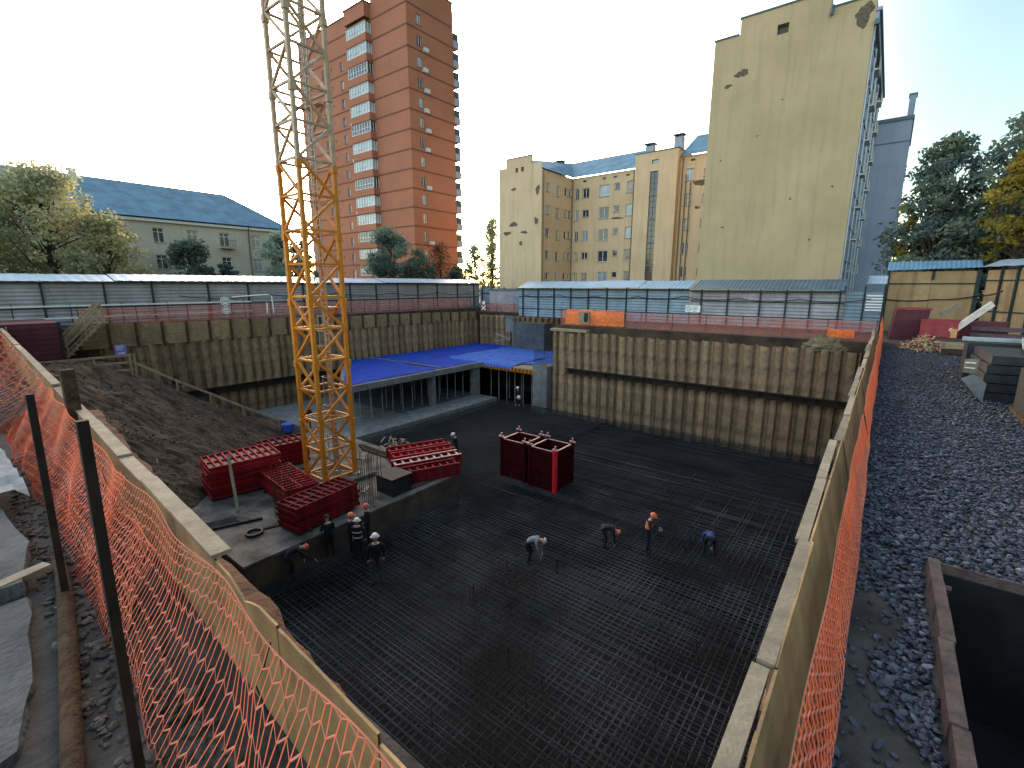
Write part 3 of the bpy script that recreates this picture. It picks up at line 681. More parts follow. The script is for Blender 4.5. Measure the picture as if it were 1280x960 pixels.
for lab, x, y, rz, L, w_, m in (('short pale board lying flat between the middle stack and the mast foot', -22.0, 10.6, 30, 1.3, .18, 'plank'), ('brown board lying beside the black ring of hose', -18.3, 7.9, 70, 1.1, .14, 'log'),
    ('long brown board lying along the front pad edge below the red beam forms', -16.75, 14.0, 88, 2.6, .12, 'log'), ('pale board lying across the pad behind the crane mast', -22.9, 14.4, 12, 2.2, .16, 'plank'), ('thin brown board on the pad left of the crane foot', -23.2, 11.9, 58, 2.4, .12, 'log'),
    ('dark board lying flat near the left pad corner by the leaning plank', -20.0, 7.3, 20, 1.2, .3, 'darkwood'), ('pale short offcut by the rebar cage before the red beam forms', -18.4, 12.3, 120, .7, .2, 'plank'), ('timber beam lying from the mast foot towards the red beam forms', -19.6, 13.9, 48, 2.4, .15, 'log')):
    o = MB().box(-L / 2, L / 2, -w_ / 2, w_ / 2, 0, .05).build('loose_board', M[m]); o.location = (x, y, 1.003); o.rotation_euler = (0, 0, R(rz)); tag(o, lab, 'board')
mb = MB().tube([(math.cos(a) * .28, math.sin(a) * .28, .06) for a in [k * math.pi / 10 for k in range(21)]], .05, 6); o = tag(mb.build('hose_coil', M['black']), 'small black ring of hose lying on the pad by the front red stack', 'hose'); o.location = (-18.35, 7.15, 1.0)
def cage(x, y, n, h, label, z=1.0, dx=.16):
    t = thing('rebar_cage', label, 'rebar cage', (x, y, z), 0, 'upright rebar cages on the pad')
    for i in range(n):
        for j in (0, 1): MB().tube([(i * dx, j * .5, 0), (i * dx + random.uniform(-.04, .04), j * .5, h * random.uniform(.85, 1.05))], .014, 5).build('bar', M['rebar_rust'], t)
    [MB().bar((-.05, 0, h * q_), (n * dx, 0, h * q_), .014).build('tie_bar', M['rebar_rust'], t) for q_ in (.25, .55)]
cage(-17.7, 11.5, 7, 2.3, 'dark upright rebar cage between the mast and the red beam forms')
cage(-19.0, 8.3, 6, 2.4, 'upright rebar cage in front of the front red stack')
tag(MB().box(-.6, .6, -.55, .55, 0, .8).box(-.64, .64, -.6, .6, .804, .85).build('shutter_box', M['darkwood']), 'black timber shutter box below the upright bars right of the mast', 'shutter box').location = (-17.3, 13.1, 1.0)
o = thing('rubble_heap', 'small heap of pale broken timber and cloth behind the red beam forms', 'debris heap', (-22.9, 17.6, 0.1))
m = MB()
for _ in range(40):
    a = Vector((random.uniform(-1, 1), random.uniform(-.8, .8), random.uniform(.1, 1.0))); m.bar(a, a + Vector((random.uniform(-.7, .7), random.uniform(-.5, .5), random.uniform(-.1, .3))), .08, .04)
m.build('sticks', M['timber'], o); MB().ball((0, 0, 0), 1.3, 1.0, .5, 14, 6, 0, 0).build('spoil', M['soil'], o)

# ------------------------------------------------------------------ red column forms standing on the mat
def column_form(x0, x1, y0, y1, h, label, front_post):
    t = thing('column_form', label, 'column formwork', ((x0 + x1) / 2, (y0 + y1) / 2, 0), 0)
    a = (x1 - x0) / 2; b = (y1 - y0) / 2; th = .10
    for nm, bx, by in (('panel', (-a, a), (-b, -b + th)), ('panel', (-a, a), (b - th, b)), ('panel', (-a, -a + th), (-b + th, b - th)), ('panel', (a - th, a), (-b + th, b - th))):
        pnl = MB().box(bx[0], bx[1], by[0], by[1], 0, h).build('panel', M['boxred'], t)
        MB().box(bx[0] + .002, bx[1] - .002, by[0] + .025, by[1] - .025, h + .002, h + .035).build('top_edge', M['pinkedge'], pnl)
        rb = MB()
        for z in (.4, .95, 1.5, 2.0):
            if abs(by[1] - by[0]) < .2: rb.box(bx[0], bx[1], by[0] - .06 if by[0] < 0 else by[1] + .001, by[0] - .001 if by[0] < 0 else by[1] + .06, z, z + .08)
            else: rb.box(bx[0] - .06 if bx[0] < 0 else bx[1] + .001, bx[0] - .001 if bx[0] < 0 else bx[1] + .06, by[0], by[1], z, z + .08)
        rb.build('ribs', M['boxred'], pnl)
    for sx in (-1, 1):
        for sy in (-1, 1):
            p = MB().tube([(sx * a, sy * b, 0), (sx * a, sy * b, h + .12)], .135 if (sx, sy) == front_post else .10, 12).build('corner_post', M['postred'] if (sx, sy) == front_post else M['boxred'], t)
            MB().box(sx * a - .17, sx * a + .17, sy * b - .05, sy * b + .05, h + .121, h + .19).build('clamp', M['pinkedge'], p)
            MB().tube([(sx * a, sy * b, h + .19), (sx * a, sy * b, h + .36)], .05, 8).build('lifting_eye', M['pinkedge'], p)
column_form(-15.95, -14.35, 19.5, 21.1, 2.15, 'open red column form, rear left one of the two boxes on the mat', (0, 0))
column_form(-13.95, -12.35, 19.4, 21.1, 2.15, 'open red column form with bright red corner post, front right one of the two', (1, -1))

# ------------------------------------------------------------------ path railing, stair and sign on the left bank
t = thing('path_railing', 'long timber handrail descending along the soil bank beside the left wall', 'railing', (-36, 8.2, 5.2))
pp = [(-36, 8.2), (-35.2, 10.2), (-34.6, 11.8), (-33.8, 13.4), (-32.9, 15.3)]
zz = [bank_h(x, y) for x, y in pp]
zz = [5.0, 3.55, 2.5, 1.4, .15]
for i, ((x, y), z) in enumerate(zip(pp, zz)):
    MB().bar((x + 36, y - 8.2, z - 5.6), (x + 36, y - 8.2, z - 5.2 + 1.05), .10).build('post', M['timber'], t)
for i in range(len(pp) - 1):
    a, b = pp[i], pp[i + 1]
    for hgt in (1.0, .12): MB().bar((a[0] + 36, a[1] - 8.2, zz[i] - 5.2 + hgt), (b[0] + 36, b[1] - 8.2, zz[i + 1] - 5.2 + hgt), .05, .13).build('rail', M['timber'], t)
t = thing('timber_railing', 'low three-rail timber railing across the top of the soil bank', 'railing', (-36, 4.6, 5.2))
for z in (.25, .72, 1.15): MB().bar((0, -.8, z), (.0, 3.75, z), .05, .13).build('rail', M['timber'], t)
for y in (0, 1.9, 3.6, 3.8): MB().bar((.07, y, -.3), (.07, y, 1.2), .1).build('post', M['timber'], t)
t = thing('timber_stair', 'timber stair with slanting handrails beside the maroon container', 'stair', (-40, 6.0, 6.0))
for x in (0, -1.1):
    for z in (.1, .75, 1.25): MB().bar((x, 0, z), (x, 2.15, z + 2.25), .06, .14).build('handrail' if z > .1 else 'stringer', M['timber'], t)
    for y in (.1, 1.1, 2.05): MB().bar((x, y, y * 1.05), (x, y, y * 1.05 + 1.35), .08).build('post', M['timber'], t)
for k in range(8): MB().box(-1.05, -.03, .15 + .25 * k, .43 + .25 * k, .22 + .27 * k, .26 + .27 * k).build('tread', M['timber'], t)
t = thing('notice_sign', 'small violet notice on a post at the end of the timber railing', 'sign', (-38.2, 8.3, 5.2))
MB().tube([(0, 0, 0), (0, 0, 1.65)], .03, 6).build('post', M['rustpost'], t)
bd = MB().box(-.02, .02, -.30, .30, .95, 1.62).build('board', M['violet'], t); bd.location = (.06, 0, 0)
m = MB()
for k in range(3): m.box(.022, .026, -.22, .22 - .05 * k, 1.50 - .1 * k, 1.53 - .1 * k)
m.bar((.024, -.16, 1.08), (.024, .1, 1.08), .004, .05); m.add([(.025, .08, 1.02), (.025, .22, 1.08), (.025, .08, 1.14)], [(0, 1, 2)]); m.build('arrow_print', M['signwhite'], bd)
t = thing('site_container', 'maroon ribbed steel container standing by the left rim', 'container', (-38.5, 2.0, 5.75))
MB().box(-6, 0, -3, 3.75, 0, 2.62).build('body', M['maroon'], t)
m = MB()
for k in range(8): m.box(.002, .06, -2.9, 3.6, .2 + .3 * k, .32 + .3 * k)
m.build('ribs', M['maroon'], t); MB().box(.003, .1, 3.62, 3.76, 0, 2.65).box(.003, .1, -3.01, -2.87, 0, 2.65).build('corner_posts', M['waler'], t)
MB().tube([(.11, 1.5, .15), (.11, 1.5, 2.5)], .03, 6).build('lock_bar', M['pinkedge'], t)
o = tag(MB().tube([(0, 0, 0), (0, 0, .1), (0, 0, .55), (0, 0, .62)], [.34, .4, .42, .44], 16).build('blue_basin', M['barrel']), 'round blue plastic tub at the foot of the path', 'tub'); o.location = (-32.9, 15.9, .15)
# ------------------------------------------------------------------ people
POSES = {
 'stand': dict(pel=(0, 0, .95), chest=(0, 0, 1.28), neck=(0, .01, 1.48), head=(0, .04, 1.64), hip=(.10, 0, .92), knee=(.11, .03, .50), ank=(.12, -.01, .09), toe=(.14, .16, .04), sh=(.19, 0, 1.42), el=(.25, .02, 1.14), wr=(.24, .14, .90)),
 'work': dict(pel=(0, 0, .94), chest=(0, .05, 1.26), neck=(0, .10, 1.45), head=(0, .17, 1.59), hip=(.10, 0, .91), knee=(.11, .06, .50), ank=(.13, -.01, .09), toe=(.15, .16, .04), sh=(.19, .07, 1.39), el=(.24, .16, 1.12), wr=(.13, .40, 1.10)),
 'bend': dict(pel=(0, -.18, .90), chest=(0, .16, 1.04), neck=(0, .34, 1.06), head=(0, .48, 1.02), hip=(.11, -.16, .88), knee=(.14, .06, .50), ank=(.15, -.06, .09), toe=(.17, .12, .04), sh=(.20, .28, 1.05), el=(.25, .36, .76), wr=(.18, .44, .48)),
 'deepbend': dict(pel=(0, -.14, .88), chest=(0, .20, .86), neck=(0, .36, .78), head=(0, .46, .68), hip=(.13, -.12, .86), knee=(.17, .05, .48), ank=(.20, -.04, .09), toe=(.23, .13, .04), sh=(.20, .31, .80), el=(.24, .36, .50), wr=(.17, .38, .24)),
 'crouch': dict(pel=(0, -.12, .42), chest=(0, .10, .76), neck=(0, .19, .93), head=(0, .26, 1.07), hip=(.12, -.10, .42), knee=(.19, .30, .52), ank=(.17, .0, .09), toe=(.19, .17, .04), sh=(.20, .15, .88), el=(.27, .36, .62), wr=(.18, .58, .50)),
}
def person(label, x, y, z, rz, pose, top, legs, helmet, stripe=None, vest=None, sc_=1.0, reach=None):
    p = POSES[pose]; t = thing('person', label, 'worker', (x, y, z), R(rz)); t.scale = (sc_, sc_, sc_)
    J = {k: Vector(v) for k, v in p.items()}
    L = lambda k: Vector((-J[k].x, J[k].y, J[k].z))
    V = []; E = []; RAD = []; MI = []
    def vtx(c, r): V.append(c); RAD.append(r); return len(V) - 1
    a = vtx(J['pel'], (.17, .125)); mid = vtx(J['pel'].lerp(J['chest'], .5), (.155, .115)); c = vtx(J['chest'], (.185, .13)); ns = vtx(J['chest'].lerp(J['neck'], .7), (.13, .10)); nk = vtx(J['neck'], (.062, .062)); hd = vtx(J['neck'].lerp(J['head'], .55), (.065, .07))
    E += [(a, mid), (mid, c), (c, ns), (ns, nk), (nk, hd)]
    for s in (0, 1):
        g = (lambda k: J[k]) if s == 0 else L
        h = vtx(g('hip').lerp(g('knee'), .12), (.10, .10)); k = vtx(g('knee'), (.066, .068)); n = vtx(g('ank'), (.05, .055)); tt = vtx(g('toe'), (.05, .04)); E += [(a, h), (h, k), (k, n), (n, tt)]
        wr = g('wr') if not (reach and s == 0) else Vector(reach)
        el = g('el') if not (reach and s == 0) else (g('sh') + Vector(reach)) / 2 + Vector((0, 0, -.05))
        S = vtx(g('sh'), (.072, .072)); e = vtx(el, (.050, .050)); w_ = vtx(wr, (.034, .034)); hv = vtx(wr + (wr - el).normalized() * .07, (.042, .028)); E += [(ns, S), (S, e), (e, w_), (w_, hv)]
    me = bpy.data.meshes.new('tmp'); me.from_pydata([tuple(v) for v in V], E, [])
    ob = bpy.data.objects.new('tmp', me); col.objects.link(ob)
    ob.modifiers.new('s', 'SKIN'); sv = me.skin_vertices[0].data
    for i, r in enumerate(RAD): sv[i].radius = r
    sv[0].use_root = True
    sd = ob.modifiers.new('d', 'SUBSURF'); sd.levels = 1
    dg = bpy.context.evaluated_depsgraph_get(); ev = ob.evaluated_get(dg); bm = bmesh.new(); bm.from_mesh(ev.to_mesh()); ev.to_mesh_clear()
    bpy.data.objects.remove(ob)
    segs = [(J['pel'], J['chest'], 0), (J['chest'], J['neck'] - (J['neck'] - J['chest']) * .2, 0), (J['neck'], J['head'], 2)]
    for g in (lambda k: J[k], L):
        wr = g('wr'); segs += [(g('sh'), g('el'), 0), (g('el'), wr, 0), (g('hip'), g('knee'), 1), (g('knee'), g('ank') + Vector((0, 0, .06)), 1), (g('ank'), g('toe'), 3)]
    hands = []
    for s in (0, 1):
        g = (lambda k: J[k]) if s == 0 else L
        wr = g('wr') if not (reach and s == 0) else Vector(reach); el = g('el') if not (reach and s == 0) else (g('sh') + Vector(reach)) / 2
        if reach and s == 0: segs.append((g('sh'), wr, 0))
        dirn = (wr - el).normalized(); segs.append((wr + dirn * .03, wr + dirn * .15, 4)); hands.append((wr + dirn * .06, dirn, -1 if s == 0 else 1))
    def near(c):
        best = (9, 0)
        for A, B, k in segs:
            d = B - A; u = max(0, min(1, (c - A).dot(d) / max(1e-9, d.length_squared))); q = (c - A - d * u).length
            if q < best[0]: best = (q, k)
        return best[1]
    for f in bm.faces: f.material_index = near(f.calc_center_median()); f.smooth = True
    me = bpy.data.meshes.new('body'); bm.to_mesh(me); bm.free()
    # head with face, and the fingers, joined into the same body mesh
    mb = MB(); mb.v = [tuple(v.co) for v in me.vertices]; mb.f = [tuple(q.vertices) for q in me.polygons]; mb.m = [q.material_index for q in me.polygons]
    hc = J['head']; up = (J['head'] - J['neck']).normalized(); fwd = Vector((0, 1, 0)) - up * up.y
    if pose in ('bend', 'deepbend'): fwd = Vector((0, .25, -1)); fwd = fwd - up * fwd.dot(up)
    fwd.normalize(); side = fwd.cross(up)
    def hp(a, b, c): return hc + side * a + fwd * b + up * c
    hm = MB().ball((0, 0, 0), .076, .094, .118, 14, 10); mb.add([hp(*v) for v in hm.v], hm.f, 2)
    mb.add([hp(0, .088, .035), hp(-.018, .09, -.02), hp(.018, .09, -.02), hp(0, .122, -.015), hp(0, .088, -.032)], [(0, 1, 3), (0, 3, 2), (1, 4, 3), (2, 3, 4)], 2)
    for s in (-1, 1):
        ey = MB().ball((0, 0, 0), .014, .008, .008, 6, 4); mb.add([hp(v[0] + s * .031, v[1] + .086, v[2] + .012) for v in ey.v], ey.f, 3)
        er = MB().ball((0, 0, 0), .01, .022, .034, 6, 4); mb.add([hp(v[0] + s * .078, v[1] - .005, v[2]) for v in er.v], er.f, 2)
    mo = MB().ball((0, 0, 0), .024, .006, .006, 6, 4); mb.add([hp(v[0], v[1] + .086, v[2] - .055) for v in mo.v], mo.f, 3)
    for (w0, dr, sgn) in hands:
        sd_ = dr.cross(Vector((0, 1, 0))); sd_ = sd_.normalized() if sd_.length > .1 else Vector((1, 0, 0)); cu = dr.cross(sd_).normalized()
        for q in range(4):
            b = w0 + dr * .05 + sd_ * (q - 1.5) * .021; ln = (.068, .08, .076, .06)[q]
            mb.tube([b, b + dr * ln * .5 + cu * .006, b + dr * ln * .85 + cu * .028], [.0095, .009, .0075], 5, 4)
        b = w0 + sd_ * .04 * sgn; mb.tube([b, b + dr * .035 + sd_ * .022 * sgn, b + dr * .062 + sd_ * .018 * sgn + cu * .02], [.011, .010, .008], 5, 4)
    bpy.data.meshes.remove(me)
    mb.build('body', [M[top], M[legs], M['skin'], M['boots'], M['glove']], t, True)
    if helmet:
        he = MB().ball((0, 0, 0), .118, .138, .125, 16, 7, 0, .05); br = MB().tube([(0, 0, -.004), (0, 0, .012)], [.15, .142], 18)
        h2 = MB(); h2.add([hp(v[0], v[1] - .008, v[2] + .045) for v in he.v], he.f); h2.add([hp(v[0], v[1] * 1.1 + .012, v[2] + .045) for v in br.v], br.f)
        h2.add([hp(-.015, -.12, .06), hp(.015, -.12, .06), hp(.015, .0, .178), hp(-.015, .0, .178), hp(.015, .11, .10), hp(-.015, .11, .10)], [(0, 1, 2, 3), (3, 2, 4, 5)])
        h2.build('helmet' if helmet != 'hair' else 'cap', M[helmet], t, True)
    if stripe or vest:
        ax = (J['chest'] - J['pel']).normalized(); cc = J['pel'].lerp(J['chest'], .85); sdv = Vector((1, 0, 0)); fw = sdv.cross(ax)
        def ring(u0, u1, gx, gy, nm, m):
            n = 18; q = MB(); vs = []
            for u in (u0, u1):
                for i in range(n):
                    an = 2 * math.pi * i / n; vs.append(cc + ax * u + sdv * gx * math.cos(an) + fw * gy * math.sin(an))
            q.add(vs, [(i, (i + 1) % n, n + (i + 1) % n, n + i) for i in range(n)]); q.build(nm, m, t, True)
        if vest: ring(-.12, .17, .195, .142, 'vest', M['vest'])
        if stripe: ring(.02, .07, .202, .15, 'reflective_stripe', M['stripe']); ring(-.20, -.15, .19, .14, 'reflective_stripe', M['stripe'])
    return t
person('worker standing in grey trousers and dark jacket, alone right of the group by the pad', -13.05, 8.95, .02, 60, 'stand', 'jacket', 'trousergrey', 'helmetwhite', sc_=1.12)
person('worker in black with reflective bands and white helmet, right one of the close group', -14.9, 9.45, .02, 40, 'stand', 'jacket', 'trouser', 'helmetwhite', stripe=True)
person('worker in an orange helmet, left one of the close group at the pad edge', -15.5, 9.55, .02, -10, 'stand', 'jacket', 'trouser', 'helmetorange', vest=None)
person('worker in a bright red helmet behind the close group at the pad edge', -15.75, 10.5, .02, 150, 'stand', 'jacket', 'trouser', 'helmetred', sc_=.98)
person('worker in black with a dark cap leaning at the pad edge', -16.0, 8.9, .02, 70, 'work', 'jacket', 'trouser', 'hair')
person('worker in a red helmet bending with one arm out at the pad corner', -16.0, 7.35, .02, -20, 'bend', 'jacket', 'trouser', 'helmetred', reach=(.3, .75, .6))
person('worker in a grey shirt bending forward over the rebar, left of the others', -9.6, 13.4, .02, -65, 'bend', 'jacketgrey', 'trouser', 'helmetwhite')
person('worker in black bending down with an orange helmet, beside the standing worker', -7.9, 16.3, .02, -60, 'deepbend', 'jacket', 'trouser', 'helmetorange')
person('worker in blue overalls and orange vest standing upright on the mat', -6.35, 16.9, .02, -75, 'work', 'navy', 'navy', 'helmetorange', vest=True)
person('worker in a blue jacket bent double with his back to the camera', -4.3, 18.15, .02, 20, 'deepbend', 'jacketblue', 'trouser', None)
person('worker in black with white helmet standing far off by the concrete column', -24.6, 32.4, .02, 130, 'stand', 'jacket', 'trouser', 'helmetwhite')
person('worker with white helmet crouching in front of the far standing worker', -24.05, 31.9, .02, 200, 'crouch', 'jacket', 'trouser', 'helmetwhite')
person('worker in black with white helmet behind the red beam forms', -19.6, 19.6, .02, 120, 'work', 'jacket', 'trouser', 'helmetwhite')
person('worker in black at the foot of the path beside the blue tub', -32.6, 17.3, .13, 30, 'work', 'jacket', 'trouser', None)
person('worker squatting on the path against the left wall behind the handrail', -39.3, 11.2, 3.05, -70, 'crouch', 'jacket', 'trousergrey', 'hair')
# ------------------------------------------------------------------ near barriers: plywood panels with a plank on top
t = thing('plywood_barrier', 'long plywood barrier with a pale plank on top along the left rim of the pit', 'barrier', (-1.2, 1.35, GZ))
def by(x):   # plan line of the left barrier and its top height, in world terms
    return 1.07 + .056 * (-x - 1.2), 8.2
x = -.6; i = 0
tops = [.97, 1.0, 1.0, 1.0, 1.0, .98, 1.0, 1.0, .98, 1.02, 1.0, 1.0, 1.0, 1.0, 1.0, 1.0, 1.0, 1.0, 1.0, 1.0, 1.0, 1.0, 1.0]
while x > -39:
    wd = 1.25 if x > -8 else 2.4; x2 = x - wd + .012; yA = by(x)[0] + .10; yB = by(x2)[0] + .10
    h = tops[i % len(tops)] - .04; hb = h + random.uniform(-.03, .03); mb = MB()
    n = 8
    for k in range(n + 1):
        u = k / n; xx = lerp(x, x2, u); yy = lerp(yA, yB, u); hh = lerp(h, hb, u) + random.uniform(-.006, .006) - (.10 * max(0, 1 - abs(u - .5) * 4) if i == 2 else 0)
        mb.v += [(xx + 1.2, yy - 1.35, -.1), (xx + 1.2, yy - 1.35, hh), (xx + 1.2, yy + .018 - 1.35, hh), (xx + 1.2, yy + .018 - 1.35, -.1)]
    for k in range(n):
        for e in range(3): mb.f.append((k * 4 + e, k * 4 + e + 1, (k + 1) * 4 + e + 1, (k + 1) * 4 + e)); mb.m.append(0)
    mb.build('panel', M['ply'], t)
    if i >= 3:
        zc = h + .02
        MB().bar((x + 1.2 - .004, yA + .06 - 1.35, zc), (x2 + 1.2, yB + .06 - 1.35, hb + .02), .16, .038).build('top_plank', M['plank'], t)
    MB().box(x2 + 1.2 + .1, x2 + 1.2 + .19, yB + .03 - 1.35, yB + .12 - 1.35, -.3, min(h, hb) - .30).build('stud', M['timber'], t)
    x -= wd; i += 1
def post(label, x, y, z0, z1, w, m, dx=0, dy=0):
    return tag(MB().bar((x, y, z0), (x + dx, y + dy, z1), w).build('netting_post', m), label, 'post')
t2 = post('square timber post rising above the left barrier near the railing', -11.9, 1.74, GZ - .1, 8.97, .20, M['log'])
post('dark steel post in front of the orange net, the nearer one to the camera', -3.58, .50, 7.12, 9.72, .056, M['netpost'], -.08, .06)
post('dark steel post in front of the orange net, the farther one at the left edge', -6.46, .60, 7.12, 9.45, .062, M['netpost'], -.10, .06)

t = thing('plywood_barrier', 'plywood barrier with a grey plank along the right rim, beside the gravel', 'barrier', (-.2, 3, GZ))
y = 1.2; i = 0
while y < 35:
    L = 2.0 if y < 12 else 2.5; mb = MB(); n = 6; y2 = y + L - .014; tp = .80 + random.uniform(-.02, .03); bo = random.uniform(-.02, .02)
    for k in range(n + 1):
        yy = lerp(y, y2, k / n) - 3; hh = tp + random.uniform(-.008, .008)
        mb.v += [(.13 + bo, yy, -.08), (-.08 + bo, yy, hh), (-.10 + bo, yy, hh), (.11 + bo, yy, -.08)]
    for k in range(n):
        for e in range(3): mb.f.append((k * 4 + e, k * 4 + e + 1, (k + 1) * 4 + e + 1, (k + 1) * 4 + e)); mb.m.append(0)
    mb.build('panel', M['ply'], t)
    st = .03 * math.sin(i * 1.7)
    MB().bar((-.17 + st, y - 3, tp - .02), (-.17 + st + random.uniform(-.02, .02), y2 - 3 - .01, tp - .015 + random.uniform(-.02, .02)), .11, .045).build('top_plank', M['plank'], t)
    MB().bar((-.03, y + .3 - 3, -.3), (-.15, y + .3 - 3, tp - .06), .07, .05).build('stud', M['timber'], t)
    y += L; i += 1

# ------------------------------------------------------------------ orange safety netting, thread by thread near the camera
def net_mesh(surf, nu, nv, r, mats, mi=lambda u, v: 0, hexa=True):
    """diamond netting over surf(u,v), u along, v up; flat threads of half width r"""
    V = []; Fc = []; mm = []
    P = [[None] * (nv + 1) for _ in range(nu * 2 + 1)]
    def pt(i, j): 
        # i in half cells
        if P[i][j] is None:
            k = (1 if (i // 2 + j) % 2 else -1) if i % 2 == 0 else 0
            P[i][j] = Vector(surf(max(0, (i + (.22) * k * (j % 2)) / (2 * nu)), min(1, max(0, (j + ((.16) * k if 0 < j < nv else 0)) / nv))))
        return P[i][j]
    def strand(a, b, k, f=1.0):
        d = b - a
        if d.length < 1e-6: return
        n1 = d.cross(Vector((.3, 1, .2))).normalized() * r * f; n2 = d.cross(n1).normalized() * r * f * .5
        o = len(V); V.extend([a - n1, a + n2, a + n1, b - n1, b + n2, b + n1]); Fc.extend([(o, o + 1, o + 4, o + 3), (o + 1, o + 2, o + 5, o + 4), (o + 2, o, o + 3, o + 5)]); mm.extend([k] * 3)
    for j in range(nv + 1):
        for i in range(2 * nu):
            if j < nv and i % 2 == 0: strand(pt(i, j), pt(i, j + 1), mi(i, j))
            if 0 < j < nv: strand(pt(i, j), pt(i + 1, j), 1 - mi(i, j), .8)
    for j in (0, nv):
        for i in range(2 * nu): strand(pt(i, j), pt(i + 1, j), 1 if j == nv else 0, 1.3)
    mb = MB(); mb.v = [tuple(v) for v in V]; mb.f = Fc; mb.m = mm; return mb
def left_net(x0, x1, off, topz, botz, seed, sag=.05, lean=.45, bunch=0.0):
    r = random.Random(seed); ph = [r.uniform(0, 6) for _ in range(5)]
    def s(u, v):
        x = lerp(x0, x1, u); yb = by(x)[0]
        vv = v
        if bunch: vv = v - bunch * math.sin(2 * math.pi * v) * (.5 + .5 * math.sin(x * .8 + ph[3])) / 6.3 * 2.2
        vv = min(1.0, max(0.0, vv))
        z = lerp(botz, topz - sag * (1 + math.sin(x * 2.6 + ph[0])) * .6, vv)
        y = yb - off - (lean + .036 * (-x - 3)) * (1 - vv) ** 1.15 + .03 * math.sin(x * 3.1 + ph[1] + vv * 4) + .05 * math.sin(vv * 8 + x * 1.2 + ph[2]) * (1 - vv)
        return (x + .02 * math.sin(vv * 9 + x * 5), y, z)
    return s
o = net_mesh(left_net(-.9, -7.2, .02, 8.27, 7.2, 3, .02, .50, .7), 84, 12, .0088, None).build('safety_net', [M['orange'], M['orangedull']])
tag(o, 'orange open-mesh safety net hanging on the left barrier, nearest the camera', 'safety net')
o = net_mesh(left_net(-6.9, -16, .03, 8.25, 7.15, 5, .05, .42, .5), 120, 13, .0125, None, lambda i, j: 1 if (i // 30 + j // 6) % 2 else 0).build('safety_net', [M['orangedull'], M['orange']])
tag(o, 'dusty orange safety net sagging between the dark posts on the left barrier', 'safety net')
o = net_mesh(left_net(-5.4, -15.4, .10, 7.98, 7.15, 8, .10, .38, .3), 110, 11, .0115, None).build('safety_net', [M['orangedull'], M['orange']])
tag(o, 'second loose orange net layer in front of the first behind the dark posts', 'safety net')
o = net_mesh(left_net(-16, -38, .03, 8.24, 7.2, 9, .06, .35), 110, 9, .014, None).build('safety_net', [M['orangedull'], M['orangedull']])
tag(o, 'far stretch of orange safety net on the left barrier', 'safety net')
def right_net(y0, y1, topz, botz, seed, off=0.0):
    r = random.Random(seed); ph = [r.uniform(0, 6) for _ in range(4)]
    def s(u, v):
        y = lerp(y0, y1, u); 
        zt = topz + .03 * math.sin(y * 1.9 + ph[0]) + max(0, y - 28) * .09
        x = lerp(.07, -.10, v ** 1.3) + off + .008 * math.sin(y * 2.3 + v * 5 + ph[1]) + .012 * math.sin(y * .7 + ph[2])
        return (x, y, lerp(botz, zt, v))
    return s
o = net_mesh(right_net(1.5, 12, 7.92, GZ + .02, 1), 110, 12, .0072, None).build('safety_net', [M['orange'], M['orangedull']])
tag(o, 'bright orange safety net on the right barrier beside the gravel, near half', 'safety net')
o = net_mesh(right_net(1.5, 12, 7.72, GZ + .02, 6, .035), 90, 10, .0068, None).build('safety_net', [M['orangedull'], M['orange']])
tag(o, 'inner fold of orange net lying behind the near net on the right barrier', 'safety net')
o = net_mesh(right_net(12, 36, 8.02, GZ + .02, 2), 190, 10, .012, None).build('safety_net', [M['orange'], M['orangedull']])
tag(o, 'bright orange safety net on the right barrier, far half up to the rim corner', 'safety net')

# ------------------------------------------------------------------ netting strips on the far rims (with their posts)
def rim_net(label, p, q, z0, z1, m, nseg=40, posts=2.0, rails=True, sagz=.06, seed=0):
    r = random.Random(seed); t = thing('safety_net', label, 'safety net', p + (z0,))
    d = Vector((q[0] - p[0], q[1] - p[1], 0)); L = d.length; e = d.normalized(); nrm = Vector((-e.y, e.x, 0)); vs = []
    for k in range(nseg + 1):
        u = k / nseg; c = e * (L * u)
        for h in range(5):
            v = h / 4; b = nrm * (.07 * math.sin(u * L * 1.7 + v * 3 + seed)); vs.append(tuple(c + b + Vector((0, 0, (z1 - z0) * v - (sagz * abs(math.sin(u * L * 1.57)) if h == 4 else 0) + (r.uniform(-.03, .03) if h == 0 else 0)))))
    fs = [(k * 5 + h, k * 5 + h + 1, (k + 1) * 5 + h + 1, (k + 1) * 5 + h) for k in range(nseg) for h in range(4)]
    MB().add(vs, fs).build('mesh', m, t)
    n = int(L / posts)
    for k in range(n + 1):
        c = e * (L * k / max(1, n)) + nrm * .1; MB().bar(c + Vector((0, 0, -.3)), c + Vector((0, 0, z1 - z0 + .08)), .05).build('post', M['rustpost'], t)
    if rails:
        for h in (.98, .52): MB().bar(nrm * .13 + Vector((0, 0, (z1 - z0) * h)), e * L + nrm * .13 + Vector((0, 0, (z1 - z0) * h)), .035).build('rail', M['pinkedge'], t)
    return t
rim_net('pinkish orange net along the far left rim above the timber boards', (-41.75, 7.2), (-41.75, 45), 7.75, 9.0, M['net_far'], 120, 3.0, seed=2)
rim_net('reddish net across the back of the recess behind the blue sheets', (-41.6, 46.6), (-22.6, 46.6), GZ + .05, 8.35, M['net_far'], 60, 2.5, seed=3)
rim_net('pinkish net along the rim above the right sheet pile wall', (-22.3, 35.5), (-.3, 35.5), GZ - .05, 8.4, M['net_far'], 90, 2.4, seed=4)
rim_net('orange net coloured as if sunlit around the rim corner above the right wall', (-21.6, 35.15), (-16.2, 35.15), GZ + .1, 8.55, M['net_sunlit'], 30, 2.6, seed=5)
t = thing('junction_box', 'small pale wooden box with a dark opening inside the bright orange net', 'box', (-19.6, 34.85, GZ + .25))
